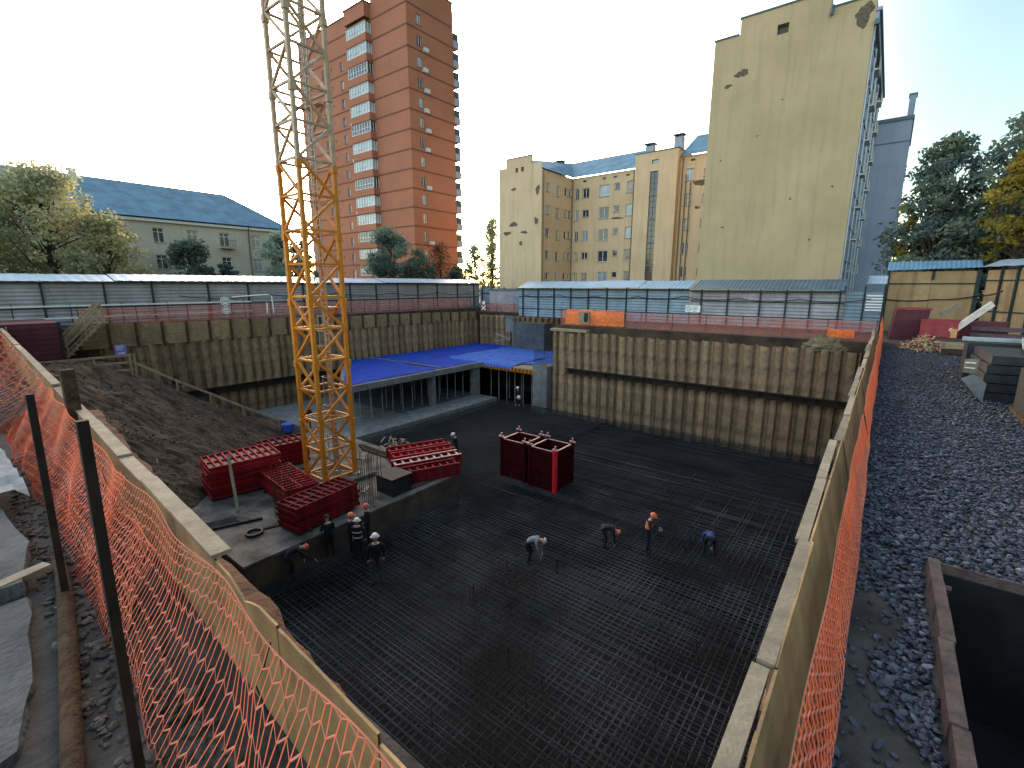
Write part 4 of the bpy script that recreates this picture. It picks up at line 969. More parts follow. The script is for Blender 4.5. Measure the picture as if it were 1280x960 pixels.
MB().box(-.5, .5, -.12, .1, 0, .95).build('shell', M['timber'], t); MB().box(.05, .40, -.13, -.122, .1, .85).build('opening', M['darkwood'], t)
o = rim_net('crumpled bright orange net on the earth heap near the right rim corner', (-2.7, 34.95), (-1.3, 34.95), GZ + .2, 8.05, M['net_sunlit'], 14, 2.0, False, .5, 7)
mb = MB(); mb.ball((0, 0, 0), 1.3, .7, .85, 30, 14, 0, 0)
mb.v = [(x * random.uniform(.85, 1.15), y * random.uniform(.85, 1.15), z * random.uniform(.8, 1.15)) for x, y, z in mb.v]
o = tag(mb.build('earth_heap', mat('dry_earth', (.24, .18, .10), .95, vscale=3, bump=.8, c2=(.10, .075, .045))), 'heap of dry earth and straw at the right end of the rim', 'earth heap'); o.location = (-2.7, 35.0, 6.55)
# black cable strung along the far fences
def cable(label, pts, r=.03, sag=.25):
    P = []
    for a, b in zip(pts[:-1], pts[1:]):
        a = Vector(a); b = Vector(b)
        for k in range(10): u = k / 10; P.append(a.lerp(b, u) - Vector((0, 0, sag * 4 * u * (1 - u))))
    P.append(Vector(pts[-1])); return tag(MB().tube(P, r, 6).build('cable', M['cable']), label, 'cable')
cable('black cable looping along the back fence', [(-31 + 4.3 * k, 41.8, 9.55 + .06 * math.sin(k * 2)) for k in range(8)])
cable('black cable hung across the tall chipboard fence', [(-.1, 44.8, 9.5), (2.6, 44.8, 9.55), (4.8, 44.8, 9.85), (5.0, 38, 10.2)], .045, .1)
cable('black cable sagging along the far left fence', [(-44.7, 14 + 7 * k, 9.7 + .05 * math.sin(k)) for k in range(6)], .03, .3)
o = tag(MB().tube([(-2.95, 1.17, 8.18), (-2.98, 1.12, 8.0), (-3.1, 1.1, 7.8), (-3.0, 1.12, 7.6), (-2.85, 1.1, 7.35)], .006, 6).build('wire', M['black']), 'thin black wire hanging over the left plywood barrier', 'wire')
# ------------------------------------------------------------------ sheet metal hoardings
def corrugated(L, z0, z1, m, pitch=.26, amp=.04):
    # horizontal ribs along local x, facing -y
    mb = MB(); z = z0; vs = []; k = 0; zs = []
    while z < z1: zs.append((z, (0, amp, amp, 0)[k % 4])); z += pitch / 4; k += 1
    for (z, d) in zs: vs += [(0, -d, z), (L, -d, z)]
    return mb.add(vs, [(2 * i, 2 * i + 1, 2 * i + 3, 2 * i + 2) for i in range(len(zs) - 1)])
def hoarding(label, p, q, z0, h, m, post_at, rails=(.35, .75), canopy=None, rail_m=None, ncan=6, pw=.11):
    p = Vector((*p, z0)); q = Vector((*q, z0)); d = q - p; L = d.length; t = thing('hoarding', label, 'fence', p, math.atan2(d.y, d.x))
    n = max(1, int(L / 6)); 
    for i in range(n):
        o = corrugated(L / n - .01, 0.02, h, m).build('sheet_panel', m, t); o.location = (i * L / n, random.uniform(-.03, .03), random.uniform(-.02, .02))
    for x in post_at: MB().box(x - pw / 2, x + pw / 2, -.16, -.045, -.1, h + .1).build('post', M['greenpost'], t)
    for r_ in rails: MB().box(0, L, -.095, -.05, h * r_ - .04, h * r_ + .04).build('rail', rail_m or M['greenpost'], t)
    if canopy:
        m2, lo, hi, run = canopy
        x = 0
        for i in range(ncan):
            x2 = L * (i + 1) / ncan; dz = random.uniform(-.06, .06); mb = MB(); nn = 24
            for k in range(nn + 1):
                xx = lerp(x, x2 - .02, k / nn); w_ = .03 if k % 2 else 0
                mb.v += [(xx, -.30, lo + w_ + dz), (xx, run, hi + w_ + dz)]
            for k in range(nn): mb.f.append((2 * k, 2 * k + 2, 2 * k + 3, 2 * k + 1)); mb.m.append(0)
            mb.build('canopy_sheet', m2, t); x = x2
        MB().box(0, L, -.32, -.24, lo - .16, lo - .03).build('fascia', M['greenpost'], t)
    return t
def ys(l, y0): return [y - y0 for y in l]
hoarding('long grey corrugated hoarding with a pale canopy along the far left side', (-45, -6), (-45, 50.2), TZ, 3.05, M['corr'], ys([-2, 1.5, 6.1, 9.4, 12.3, 16.2, 19.4, 24.5, 29.7, 33, 36, 39, 42.2, 45.8, 49], -6), rails=(.42,), canopy=(M['canopy'], 3.12, 3.62, 1.6), ncan=7)
t = thing('guard_rail', 'two white guard rails running in front of the far left hoarding', 'rail', (-43.6, -4, TZ))
for z in (1.15, 1.95): MB().bar((0, 0, z - .5), (0, 23, z - .5), .06, .09).build('rail', M['white'], t)
for k in range(9): MB().bar((-.06, k * 2.8, -.05), (-.06, k * 2.8, 1.6), .06).build('post', M['rustpost'], t)
hoarding('teal corrugated hoarding behind the recess, without a canopy', (-45, 50.4), (-31.5, 50.4), GZ, 3.0, M['corrteal'], [.5, 2.2, 4.4, 6.6, 9, 11.4, 13.3], rails=(.3, .75))
hoarding('blue-grey corrugated hoarding with a light blue canopy below the cream apartments', (-31.8, 42), (-13.4, 42), GZ, 3.0, M['corrteal'], [2.0 * k + .6 for k in range(9)], rails=(.3, .72), canopy=(M['canopyblue'], 3.05, 3.72, 1.7), ncan=4)
hoarding('blue-grey corrugated hoarding with a dark canopy below the tall yellow building', (-13.3, 42), (-2.4, 42), GZ, 2.9, M['corr'], [.9, 3.0, 5.4, 7.2, 8.8, 10.6], rails=(.3, .70), canopy=(M['canopydark'], 2.95, 3.75, 2.0), ncan=3)
t = thing('gate_shelter', 'small gabled shelter with ribbed light blue roof at the end of the back hoarding', 'shelter', (-1.3, 42.3, GZ))
m = MB(); m.add([(-1.25, -.5, 2.95), (0, -.5, 3.95), (0, 1.6, 4.05), (-1.25, 1.6, 3.05)], [(0, 1, 2, 3)]); m.build('roof_slope', M['canopyblue'], t)
m = MB(); nn = 12
for k in range(nn + 1): m.v += [(1.15 * k / nn + .002, -.5, 3.42 + (.03 if k % 2 else 0) - .02 * k / nn), (1.15 * k / nn + .002, 1.6, 3.98 + (.03 if k % 2 else 0))]
for k in range(nn): m.f.append((2 * k, 2 * k + 2, 2 * k + 3, 2 * k + 1)); m.m.append(0)
m.build('roof_slope', M['canopy'], t)
corrugated(2.35, 0, 2.9, M['corrteal']).build('wall', M['corrteal'], t).location = (-1.2, -.1, 0)
for x in (-1.15, 0, 1.1): MB().box(x - .05, x + .05, -.26, -.14, 0, 3.3).build('post', M['greenpost'], t)
m = MB()
for k in range(6): m.box(.12, 1.05, -.24, -.20, 1.55 + .2 * k, 1.66 + .2 * k)
m.build('slats', M['white'], t)

# tall chipboard fence at the right
t = thing('chipboard_fence', 'tall yellow chipboard fence with blue ribbed coping facing the pit', 'fence', (-.2, 45, GZ))
for i in range(2):
    MB().box(.15 + 2.35 * i, .15 + 2.35 * i + 2.33, -.02, 0, .0, 4.28).build('chipboard_sheet', M['osb'], t)
for x in (.06, 4.85): MB().box(x - .10, x + .10, -.13, -.025, -.1, 4.35).build('post', M['greenpost'], t)
MB().box(2.45, 2.62, -.10, -.024, 3.7, 4.3).build('post', M['greenpost'], t)
MB().box(.17, 4.75, -.09, -.024, 3.40, 3.48).build('rail', M['greenpost'], t)
m = MB(); nn = 40
for k in range(nn + 1): m.v += [(-.05 + 5.0 * k / nn, -.35, 4.36 + (.03 if k % 2 else 0) + .12 * k / nn), (-.05 + 5.0 * k / nn, .8, 5.0 + (.03 if k % 2 else 0) + .0 * k / nn)]
for k in range(nn): m.f.append((2 * k, 2 * k + 2, 2 * k + 3, 2 * k + 1)); m.m.append(0)
m.build('coping_sheet', M['canopyblue'], t)
t = thing('chipboard_fence', 'tall chipboard fence with dark green posts running along the right edge of the site', 'fence', (5.02, 44.8, GZ), R(38))
y = 0
for i in range(13):
    MB().box(.02, .04, -y - 2.0, -y - .01, 0, 4.3).build('chipboard_sheet', M['osb'], t)
    MB().box(-.10, .015, -y - 1.06, -y - .94, -.1, 4.45).build('post', M['greenpost'], t); MB().box(-.10, .015, -y - 2.06, -y - 1.94, -.1, 4.45).build('post', M['greenpost'], t)
    y += 2.02
for z in (1.6, 3.6): MB().box(-.05, .018, -y, 0, z, z + .07).build('rail', M['greenpost'], t)
m = MB()
for k in range(53): m.v += [(-.45, -y * k / 52, 4.5 + (.03 if k % 2 else 0)), (.7, -y * k / 52, 4.95 + (.03 if k % 2 else 0))]
for k in range(52): m.f.append((2 * k, 2 * k + 2, 2 * k + 3, 2 * k + 1)); m.m.append(0)
m.build('coping_sheet', M['canopy'], t)

# signs on the fences
def disc(cx, cz, r, y, r2=None, n=24):
    mb = MB()
    if r2 is None: return mb.add([(cx + r * math.cos(2 * math.pi * k / n), y, cz + r * math.sin(2 * math.pi * k / n)) for k in range(n)], [tuple(range(n))])
    vs = [(cx + q * math.cos(2 * math.pi * k / n), y, cz + q * math.sin(2 * math.pi * k / n)) for k in range(n) for q in (r, r2)]
    return mb.add(vs, [(2 * k, 2 * k + 1, (2 * k + 3) % (2 * n), (2 * k + 2) % (2 * n)) for k in range(n)])
t = thing('warning_sign', 'white notice with a barred circle on the back hoarding', 'sign', (-13.0, 41.75, 8.55))
bd = MB().box(-.62, .62, -.012, .012, -.28, .30).build('board', M['signwhite'], t)
m = disc(-.33, 0.01, .21, -.016, .165); m.bar((-.47, -.017, .15), (-.19, -.017, -.13), .004, .045); m.build('barred_circle', M['signgrey'], bd)
m = MB()
for k, wd in enumerate((.44, .46, .40, .30)): m.box(-.02, -.02 + wd, -.018, -.014, .15 - .12 * k, .19 - .12 * k)
m.build('text_lines', M['signgrey'], bd)
t = thing('round_sign', 'round white sign on the netting in front of the far left hoarding', 'sign', (-41.3, 16.0, 9.3), R(90))
bd = disc(0, 0, .36, 0).build('disc', M['signwhite'], t); m = disc(0, 0, .29, -.006, .24); m.box(-.18, .18, -.008, -.004, -.05, .0); m.box(-.14, .14, -.008, -.004, .05, .09); m.build('print', M['signgrey'], bd)
bd = disc(0, -.72, .30, 0).build('lower_disc', M['signwhite'], t); m = disc(0, -.72, .25, -.006, .20); m.box(-.15, .15, -.008, -.004, -.76, -.70); m.build('print', M['signred'], bd)
t = thing('bracket_frame', 'white bent tube frame standing beside the round sign on the left rim', 'frame', (-41.4, 17.2, 8.0))
MB().tube([(0, -.6, 1.6), (0, 2.3, 1.75), (0, 2.55, 1.6), (0, 2.6, .2)], .05, 8).tube([(0, 2.05, .2), (0, 2.1, 1.1)], .05, 8).build('tube', M['white'], t)
t = thing('cross_sign', 'white cross-shaped marker hanging on the recess netting at its left end', 'sign', (-40.9, 46.45, 8.05))
m = disc(0, .28, .26, 0); m.build('disc', M['signwhite'], t); m = MB(); m.bar((-.35, .0, -.62), (.35, 0, -.08), .01, .16); m.bar((-.35, -.012, -.08), (.35, -.012, -.62), .01, .16); m.build('cross', M['signwhite'], t)

# ------------------------------------------------------------------ clutter on the gravel at the right
t = thing('steel_bin', 'maroon steel bin standing by the chipboard fence', 'bin', (1.15, 38.6, GZ), R(4))
MB().prism([(-.85, 0), (.75, 0), (.95, 1.95), (-.65, 1.95)], -.7, .7, 'y').build('body', M['maroon'], t)
MB().box(-.72, 1.0, -.76, -.70, 1.85, 1.98).build('rim', M['redbox'], t); MB().box(-.6, -.48, -.76, -.704, .1, 1.8).box(.5, .62, -.76, -.704, .1, 1.8).build('ribs', M['maroon'], t)
t = thing('steel_crate', 'bright red steel crate right of the maroon bin, open at the top', 'crate', (2.6, 36.6, GZ + .45), R(-12))
for bx in ((-.8, .8, -.6, -.55), (-.8, .8, .55, .6), (-.8, -.75, -.549, .549), (.75, .8, -.549, .549)): MB().box(*bx, 0, .95).build('side', M['redbox'], t)
MB().box(-.8, .8, -.6, .6, -.06, -.002).build('base', M['darkred'], t); MB().box(.55, .82, -.66, -.61, .0, .5).build('flap', mat('faded_orange_steel', (.62, .28, .12), .6), t)
MB().box(-.8, 2.6, .7, 2.2, -.2, .85).build('rear_box', M['maroon'], t)
for lab, p, q, wd in (('long white plank sticking up in the sun from the red crate', (3.0, 35.9, GZ + .75), (4.55, 36.6, GZ + 2.35), .34), ('short grey plank sticking up behind the red crate', (2.6, 38.5, GZ + 1.6), (3.5, 38.9, GZ + 2.25), .26)):
    tag(MB().bar(p, q, .05, wd).build('raised_plank', M['whiteplank'] if 'white' in lab else M['plank']), lab, 'plank')
o = thing('debris_heap', 'heap of splintered wood chips and red scrap in front of the steel bin', 'debris heap', (1.75, 32.8, GZ))
m = MB(); m2 = MB()
for k in range(700):
    a = random.uniform(0, 6.28); rr = random.random() ** .7; c = Vector((.95 * rr * math.cos(a), 1.5 * rr * math.sin(a), .05 + .75 * (1 - rr) * random.random() + .05)); dd = Vector((random.uniform(-1, 1), random.uniform(-1, 1), random.uniform(-.4, .5))).normalized() * random.uniform(.08, .26)
    (m if k % 3 else m2).bar(c, c + dd, .05, .025)
tag(m.build('wood_chips', mat('fresh_wood_chips', (.52, .40, .22), .9, var=.3, vscale=6), o), kind='stuff'); tag(m2.build('scrap', M['redworn'], o), kind='stuff')
MB().ball((0, 0, 0), .85, 1.2, .40, 14, 6, 0, 0).build('core', M['ground'], o)
for k in range(6):
    y = 31.0 + (k % 3) * .36; z = GZ + .06 + (k // 3) * .26
    o = MB().box(-1.6, 1.6, -.15, .15, 0, .24).build('timber_beam', M['timber'] if k % 2 else M['log']); o.location = (4.0 + random.uniform(-.2, .2), y, z); o.rotation_euler = (0, 0, R(random.uniform(-4, 2)))
    tag(o, ('upper' if k // 3 else 'lower') + ' brown timber beam stacked right of the wood chips, ' + ('nearest', 'middle', 'farthest')[k % 3] + ' of its layer', 'timber beam', 'brown beams by the wood chips')
for k in range(4):
    o = MB().box(-2.2, 2.2, -.1, .1, 0, .2).box(-2.2, 2.2, -.04, .04, .202, .22).build('painted_beam', M['purplebeam']); o.location = (6.4 - .3 * (k % 2), 36.4 + .25 * (k % 2), GZ + .5 + .35 * (k // 2) ); o.rotation_euler = (0, 0, R(-8))
    tag(o, 'dull purple steel beam in the pile before the green posts, ' + ('lower front', 'lower rear', 'upper front', 'upper rear')[k], 'steel beam', 'purple beams by the fence')
o = MB().box(2.3, 5.0, 33.5, 36.6, GZ, GZ + .45).build('beam_rack', M['waler']); tag(o, 'low dark rack under the red crate and beams', 'rack')
o = MB().box(4.6, 8.2, 35.9, 37.0, GZ, GZ + .45).build('beam_rack', M['waler']); tag(o, 'low dark rack under the purple beams', 'rack')
# steel plate stack with channels laid on it
PLX, PLY = 3.35, 20.4
for k in range(5):
    o = MB().box(-.85, .85, -1.4, 1.4, 0, .24).build('plate_bundle', M['stackdark']); o.location = (PLX + random.uniform(-.05, .05), PLY + random.uniform(-.08, .08), GZ + .02 + k * .27); o.rotation_euler = (0, 0, R(random.uniform(-2, 2)))
    tag(o, ('lowest', 'second lowest', 'middle', 'second highest', 'topmost')[k] + ' dark steel plate bundle in the stack on the gravel at the right', 'plate bundle', 'dark plate bundles on the gravel')
for i in range(4):
    s = MB().box(-.9, .9, -.05, .05, 0, .028).build('spacer', M['log']); s.location = (PLX, PLY - .5, GZ + .2625 + .27 * i - .001); s.location.z = GZ + .2605 + .27 * i; s.scale = (1, 1, .9)
    tag(s, 'thin timber spacer between the dark plate bundles', 'spacer', 'spacers between the dark plate bundles')
def channel(L, m):
    return MB().box(-L / 2, L / 2, -.16, .16, 0, .03).box(-L / 2, L / 2, -.16, -.13, .031, .12).box(-L / 2, L / 2, .13, .16, .031, .12)
for lab, x, y, z, rz, L in (('grey steel channel lying across the far edge of the dark plate stack', 4.0, 23.2, 1.40, 0, 3.4), ('pale grey steel channel pointing at the camera on the dark plate stack, left one', 3.62, 21.2, 1.50, 82, 3.0), ('pale grey steel channel beside it on the dark plate stack, right one', 4.35, 21.3, 1.44, 96, 3.2), ('short grey steel channel propped on the right one', 4.55, 21.6, 1.60, 100, 2.4)):
    o = channel(L, None).build('steel_channel', M['greychannel']); o.location = (x, y, GZ + z); o.rotation_euler = (0, 0, R(rz)); tag(o, lab, 'steel channel')
o = MB().box(2.4, 5.4, 22.6, 23.6, GZ, GZ + 1.385).build('crate_block', M['stackdark']); tag(o, 'dark crate supporting the far ends of the grey channels', 'crate')
t = thing('steel_offcut', 'pale bent steel sheet standing left of the dark plate stack', 'sheet', (2.3, 18.75, GZ))
MB().add([(-.33, 0, .65), (-.05, .05, .80), (.23, .02, .56), (.21, -.06, .0)], [(0, 1, 2, 3)]).add([(-.33, .012, .65), (-.05, .062, .80), (.23, .032, .56), (.21, -.048, .0)], [(0, 1, 2, 3)]).build('body', M['conc'], t); MB().box(-.30, -.02, .09, .11, .82, 1.22).build('upper_strip', M['plank'], t); MB().box(-.28, -.06, .06, .088, .95, .98).box(-.28, -.06, .06, .088, 1.10, 1.13).build('clip', M['white'], t)
t = thing('covered_pallet', 'black covered pallet load with a pale sheet on top at the right edge', 'pallet', (3.75, 16.6, GZ))
MB().box(-.75, 1.2, -1.1, 1.3, .14, 1.2).build('load', M['black'], t); MB().box(-.80, 1.25, -1.15, 1.35, 0, .13).build('pallet', M['log'], t)
m = MB(); n = 10
for j in range(n + 1):
    for i in range(n + 1): m.v.append((-.55 + 1.8 * i / n, -1.16 + 2.4 * j / n, 1.24 + .05 * math.sin(i * 1.3 + j) + random.uniform(0, .02) + .10 * i / n))
for j in range(n):
    for i in range(n): m.f.append((j * (n + 1) + i, j * (n + 1) + i + 1, (j + 1) * (n + 1) + i + 1, (j + 1) * (n + 1) + i)); m.m.append(0)
m.build('sheet', M['bagwhite'], t)

# sunk steel tank, bottom right
t = thing('steel_tank', 'open rusty steel tank sunk in the gravel, its inside black', 'tank', ((HX0 + HX1) / 2, (HY0 + HY1) / 2, GZ))
a = (HX1 - HX0) / 2; b = (HY1 - HY0) / 2
m = MB(); ra = random.Random(3)
def rimbar(x0, x1, y0, y1, n=8):
    mb = MB(); lng = (y1 - y0) > (x1 - x0)
    for k in range(n):
        j = ra.uniform(-.012, .012); 
        if lng: mb.box(x0 + j, x1 + j, lerp(y0, y1, k / n), lerp(y0, y1, (k + 1) / n) - .001, -.05, .17 + ra.uniform(-.01, .01))
        else: mb.box(lerp(x0, x1, k / n), lerp(x0, x1, (k + 1) / n) - .001, y0 + j, y1 + j, -.05, .17 + ra.uniform(-.01, .01))
    return mb
rimbar(-a - .105, -a + .0, -b, b + .02).build('rim', M['rustrim'], t); rimbar(a, a + .1, -b, b + .02).build('rim', M['rustrim'], t)
MB().box(-a - .10, a + .1, b + .022, b + .04, -.05, .12).build('rim', M['rustrim'], t); rimbar(-a - .1, a + .1, -b - .12, -b - .005).build('rim', M['rustrim'], t)
m = MB(); m.add([(-a, -b, -1.7), (a, -b, -1.7), (a, b, -1.7), (-a, b, -1.7), (-a, -b, .0), (a, -b, .0), (a, b, .0), (-a, b, .0)], [(0, 1, 2, 3), (0, 4, 5, 1), (1, 5, 6, 2), (2, 6, 7, 3), (3, 7, 4, 0)]); m.build('interior', M['skipin'], t)
MB().bar((-a + .05, b - .08, -.3), (-a + .05, b - .5, .10), .05).build('bracket', M['rustrim'], t)
o = tag(MB().bar((1.02, 3.4, 6.95), (1.35, 3.9, 7.0), .10, .05).build('plank_stub', M['plank']), 'short pale plank end lying inside the steel tank', 'plank')

# ------------------------------------------------------------------ foreground at the lower left
def rough_slab(name, label, cat, poly, z0, z1, m, j=.02):
    mb = MB(); mb.prism(poly, z0, z1); o = mb.build(name, m); bm = bmesh.new(); bm.from_mesh(o.data); bmesh.ops.triangulate(bm, faces=bm.faces); bmesh.ops.subdivide_edges(bm, edges=bm.edges, cuts=3, use_grid_fill=True)
    for v in bm.verts: v.co += Vector((random.uniform(-j, j), random.uniform(-j, j), random.uniform(-j, j) * .5))
    bm.to_mesh(o.data); bm.free(); return tag(o, label, cat)
rough_slab('concrete_slab', 'grey broken concrete slab at the lower left corner, nearer one', 'concrete slab', [(-6.85, -2.2), (-3.6, -2.2), (-4.45, .03), (-5.2, .18), (-6.80, .36)], 7.0, 7.28, M['slabgrey'])
rough_slab('concrete_slab', 'raised grey concrete slab beyond the nearer one at the left edge', 'concrete slab', [(-10.5, -2.2), (-6.95, -2.2), (-6.92, .34), (-8.0, .52), (-10.3, .40)], 7.0, 7.40, M['slabgrey'])
tag(MB().tube([(-7.55, .70, 7.27), (-6.6, .62, 7.29), (-5.5, .46, 7.27), (-4.2, .26, 7.26), (-3.2, .12, 7.25)], [.06, .068, .072, .066, .07], 10).build('timber_pole', M['log'], None, True), 'weathered brown timber pole lying along the foot of the left net', 'pole')
tag(MB().bar((-7.2, .58, 7.36), (-6.75, -.6, 7.38), .15, .07).build('loose_plank', M['plank']), 'pale plank lying on the step between the concrete slabs', 'plank')
o = tag(MB().add([(lerp(-12.5, -9.6, i / 12), lerp(-.4, .75, j / 8), 7.45 + .16 * abs(math.sin(i * 1.1 + j * .7)) + random.uniform(0, .06)) for j in range(9) for i in range(13)], [(j * 13 + i, j * 13 + i + 1, (j + 1) * 13 + i + 1, (j + 1) * 13 + i) for j in range(8) for i in range(12)]).build('dusty_sheet', M['bagwhite'], None, True), 'crumpled grey dusty sheet heaped beyond the concrete slabs', 'sheet')
t = thing('brick_pallet', 'stack of red bricks wrapped in white mesh at the left edge', 'brick pallet', (-16.2, .25, GZ))
MB().box(-1, 1, -1.2, .45, .14, 1.05).build('bricks', M['brickpile'], t); MB().box(-1.05, 1.05, -1.25, .5, 0, .13).build('pallet', M['darkwood'], t)
m = MB()
for k in range(9): m.box(-1, 1, .451, .462, .16 + .1 * k, .175 + .1 * k)
for k in range(15): m.box(-1 + .14 * k, -.985 + .14 * k, .463, .472, .15, 1.05)
m.build('mesh_wrap', M['white'], t)
tag(put('rubble', scatter_stones('rubble', mat('rubble_stone', (.095, .078, .062), .9, var=.35, vscale=4), [(random.uniform(-9.5, -1.2), 0, 0) for _ in range(1)] and [(x, .42 + .04 * (-x - 3) + random.uniform(-.12, .55), GZ + .0) for x in [random.uniform(-13, -1.4) for _ in range(1400)]], .014, .05)), kind='stuff')
# ------------------------------------------------------------------ buildings
def wall_holes(mb, o, u, n, W, z0, z1, holes, depth=.18, mi=0):
    """wall face with real openings; o origin, u along, n outward normal"""
    o = Vector(o); u = Vector(u); n = Vector(n)
    us = sorted({0, W} | {round(h[0], 3) for h in holes} | {round(h[1], 3) for h in holes}); zs = sorted({z0, z1} | {round(h[2], 3) for h in holes} | {round(h[3], 3) for h in holes})
    idx = {}
    def P(a, z, d=0):
        k = (a, z, d)
        if k not in idx: idx[k] = len(mb.v); mb.v.append(tuple(o + u * a + Vector((0, 0, z)) - n * d))
        return idx[k]
    for a0, a1 in zip(us[:-1], us[1:]):
        for b0, b1 in zip(zs[:-1], zs[1:]):
            ca, cb = (a0 + a1) / 2, (b0 + b1) / 2
            if any(h[0] < ca < h[1] and h[2] < cb < h[3] for h in holes): continue
            mb.f.append((P(a0, b0), P(a1, b0), P(a1, b1), P(a0, b1))); mb.m.append(mi)
    for h in holes:
        a0, a1, b0, b1 = [round(q, 3) for q in h[:4]]; c = [(a0, b0), (a1, b0), (a1, b1), (a0, b1)]
        for k in range(4):
            p, q = c[k], c[(k + 1) % 4]; mb.f.append((P(*p), P(*p, depth), P(*q, depth), P(*q))); mb.m.append(mi)
WIN = {}
def window(parent, o, u, a0, a1, b0, b1, depth=.18, fm='white', gm='glass', mull=1, trans=0, name='window'):
    """frame with its pane and sill, in the opening"""
    w_ = a1 - a0; h = b1 - b0; key = (round(w_, 2), round(h, 2), fm, gm, mull, trans, depth)
    if key not in WIN:
        e = .07; f = MB(); f.box(0, w_, 0, .06, 0, e).box(0, w_, 0, .06, h - e, h).box(0, e, 0, .06, e, h - e).box(w_ - e, w_, 0, .06, e, h - e)
        for k in range(mull): x = w_ * (k + 1) / (mull + 1); f.box(x - .035, x + .035, .002, .058, e, h - e)
        for k in range(trans): z = h * (.72 if trans == 1 else (k + 1) / (trans + 1)); f.box(e, w_ - e, .004, .056, z - .03, z + .03)
        WIN[key] = (f.mesh('window', M[fm]), MB().box(.01, w_ - .01, .025, .035, .01, h - .01).mesh('pane', M[gm]), MB().box(-.06, w_ + .06, -depth - .08, .0, -.05, -.002).mesh('sill', M['canopydark']))
    ms = WIN[key]; u = Vector(u); p = Vector(o) + u * a0 + Vector((0, 0, b0)); n = u.cross(Vector((0, 0, 1))); p = p - n * (depth - .01)
    r = math.atan2(u.y, u.x); wo = put(name, ms[0], parent, p, r); put('pane', ms[1], wo); 
    if h > .7: put('sill', ms[2], wo)
    return wo
G = ['glass', 'glass', 'curtain', 'glasslight', 'glass', 'curtain', 'glass']
rw = random.Random(11)
def facade(t, nm, m, o, u, W, z0, z1, wins, depth=.18, fm='white'):
    u = Vector(u); n = u.cross(Vector((0, 0, 1))); mb = MB(); wall_holes(mb, o, u, n, W, z0, z1, [w_[:4] for w_ in wins], depth); ob = mb.build(nm, m, t)
    for w_ in wins:
        k = w_[4] if len(w_) > 4 else {}
        window(t, o, u, *w_[:4], depth=depth, **{**dict(fm=fm, gm=rw.choice(G), mull=1), **k})
    return ob
def box_open(t, nm, m, x0, x1, y0, y1, z0, z1, skip):
    v = [(x0, y0, z0), (x1, y0, z0), (x1, y1, z0), (x0, y1, z0), (x0, y0, z1), (x1, y0, z1), (x1, y1, z1), (x0, y1, z1)]
    F_ = {'-y': (0, 1, 5, 4), '+x': (1, 2, 6, 5), '+y': (2, 3, 7, 6), '-x': (3, 0, 4, 7), 'top': (4, 5, 6, 7)}
    return MB().add(v, [f for k, f in F_.items() if k not in skip]).build(nm, m, t)

# --- brick tower
BX, BY = -63.5, 55.0
t = thing('brick_tower', 'tall red brick apartment tower with white glazed balconies, behind the crane', 'apartment block', (BX, BY, GZ))
H = 48.3; FL = 2.97; ZB = 18.66 - GZ   # a sill-centre height of one storey
zf = [ZB + FL * k for k in range(-3, 12)]
gw = []
for k, z in enumerate(zf):
    gw.append((2.45 - .5, 2.45 + .5, z - .75, z + .75, dict(gm=('glasslight', 'glass', 'glasslight', 'glass', 'curtain')[k % 5], mull=1)))
facade(t, 'gable_wall', M['brick'], (0, 0, 0), (0, 1, 0), 10.1, 0, H, gw)
lw = []
for k, z in enumerate(zf[:-1]):
    for X, wd in ((-77.9 + .35, .9), (-81.2, .9), (-87.0, .9)):
        a = X + 95.0; lw.append((a - wd / 2, a + wd / 2, z - .75, z + .7, dict(mull=0 if wd < .9 else 1)))
    lw.append((95 - 84.2 - .2, 95 - 84.2 + .2, z - .1, z + .4, dict(mull=0)))
facade(t, 'front_wall', M['brick'], (-95 - BX, 0, 0), (1, 0, 0), 95 + BX, 0, H, lw)
box_open(t, 'rear_walls', M['brick'], -95 - BX, 0, 0, 10.1, 0, H, ('-y', '+x'))
for k, z in enumerate(zf + [zf[-1] + FL]):
    zz = z - 1.35
    if zz < .3 or zz > H: continue
    MB().box(-95 - BX, .05, -.05, -.002, zz - .11, zz + .11).box(.002, .05, 0, 10.1, zz - .11, zz + .11).build('string_course', M['band'], t)
# parapets
MB().box(-72.2 - BX, -.003, .003, 10.0, H + .002, H + 1.1).build('parapet', M['brick'], t); MB().box(-72.3 - BX, .1, -.1, 10.2, H + 1.104, H + 1.25).build('coping', M['canopydark'], t)
MB().box(-77.9 - BX, -72.3 - BX, -1.2, 6, H - 2.3, H - .2).build('bay_head', M['brick'], t); MB().box(-78.1 - BX, -72.2 - BX, -1.35, 6, H - .196, H - .05).build('coping', M['canopydark'], t)
MB().box(-95.2 - BX, -78.0 - BX, -.12, .3, H + .002, H + .2).build('coping', M['canopydark'], t)
# glazed balcony bay
bay = None
for k, z in enumerate(zf):
    o = thing('balcony', None, None, (-77.6 - BX, -1.15, z - 1.2)); o.parent = t
    MB().box(0, 5.3, 0, 1.14, -.35, .78).build('parapet', M['brick'], o)
    gl = MB().box(.08, 5.22, .08, 1.1, .785, 2.40).build('glazing', M['glasslight' if k % 3 else 'glass'], o)
    m = MB()
    for q in range(8): m.box(.0 + 5.3 * q / 7 - .045 + (.045 if q == 0 else -.045 if q == 7 else 0), 5.3 * q / 7 + .045 + (.045 if q == 0 else -.045 if q == 7 else 0), .0, .079, .79, 2.42)
    for zz in (.785, 1.45, 2.36): m.box(0, 5.3, .012, .075, zz, zz + .07)
    for q in range(3): m.box(5.225, 5.3, .1 + .5 * q, .17 + .5 * q, .79, 2.42)
    m.build('mullions', M['white'], o)
    MB().box(-.05, 5.35, -.05, 1.14, 2.43, 2.56).build('slab', M['band'], o)
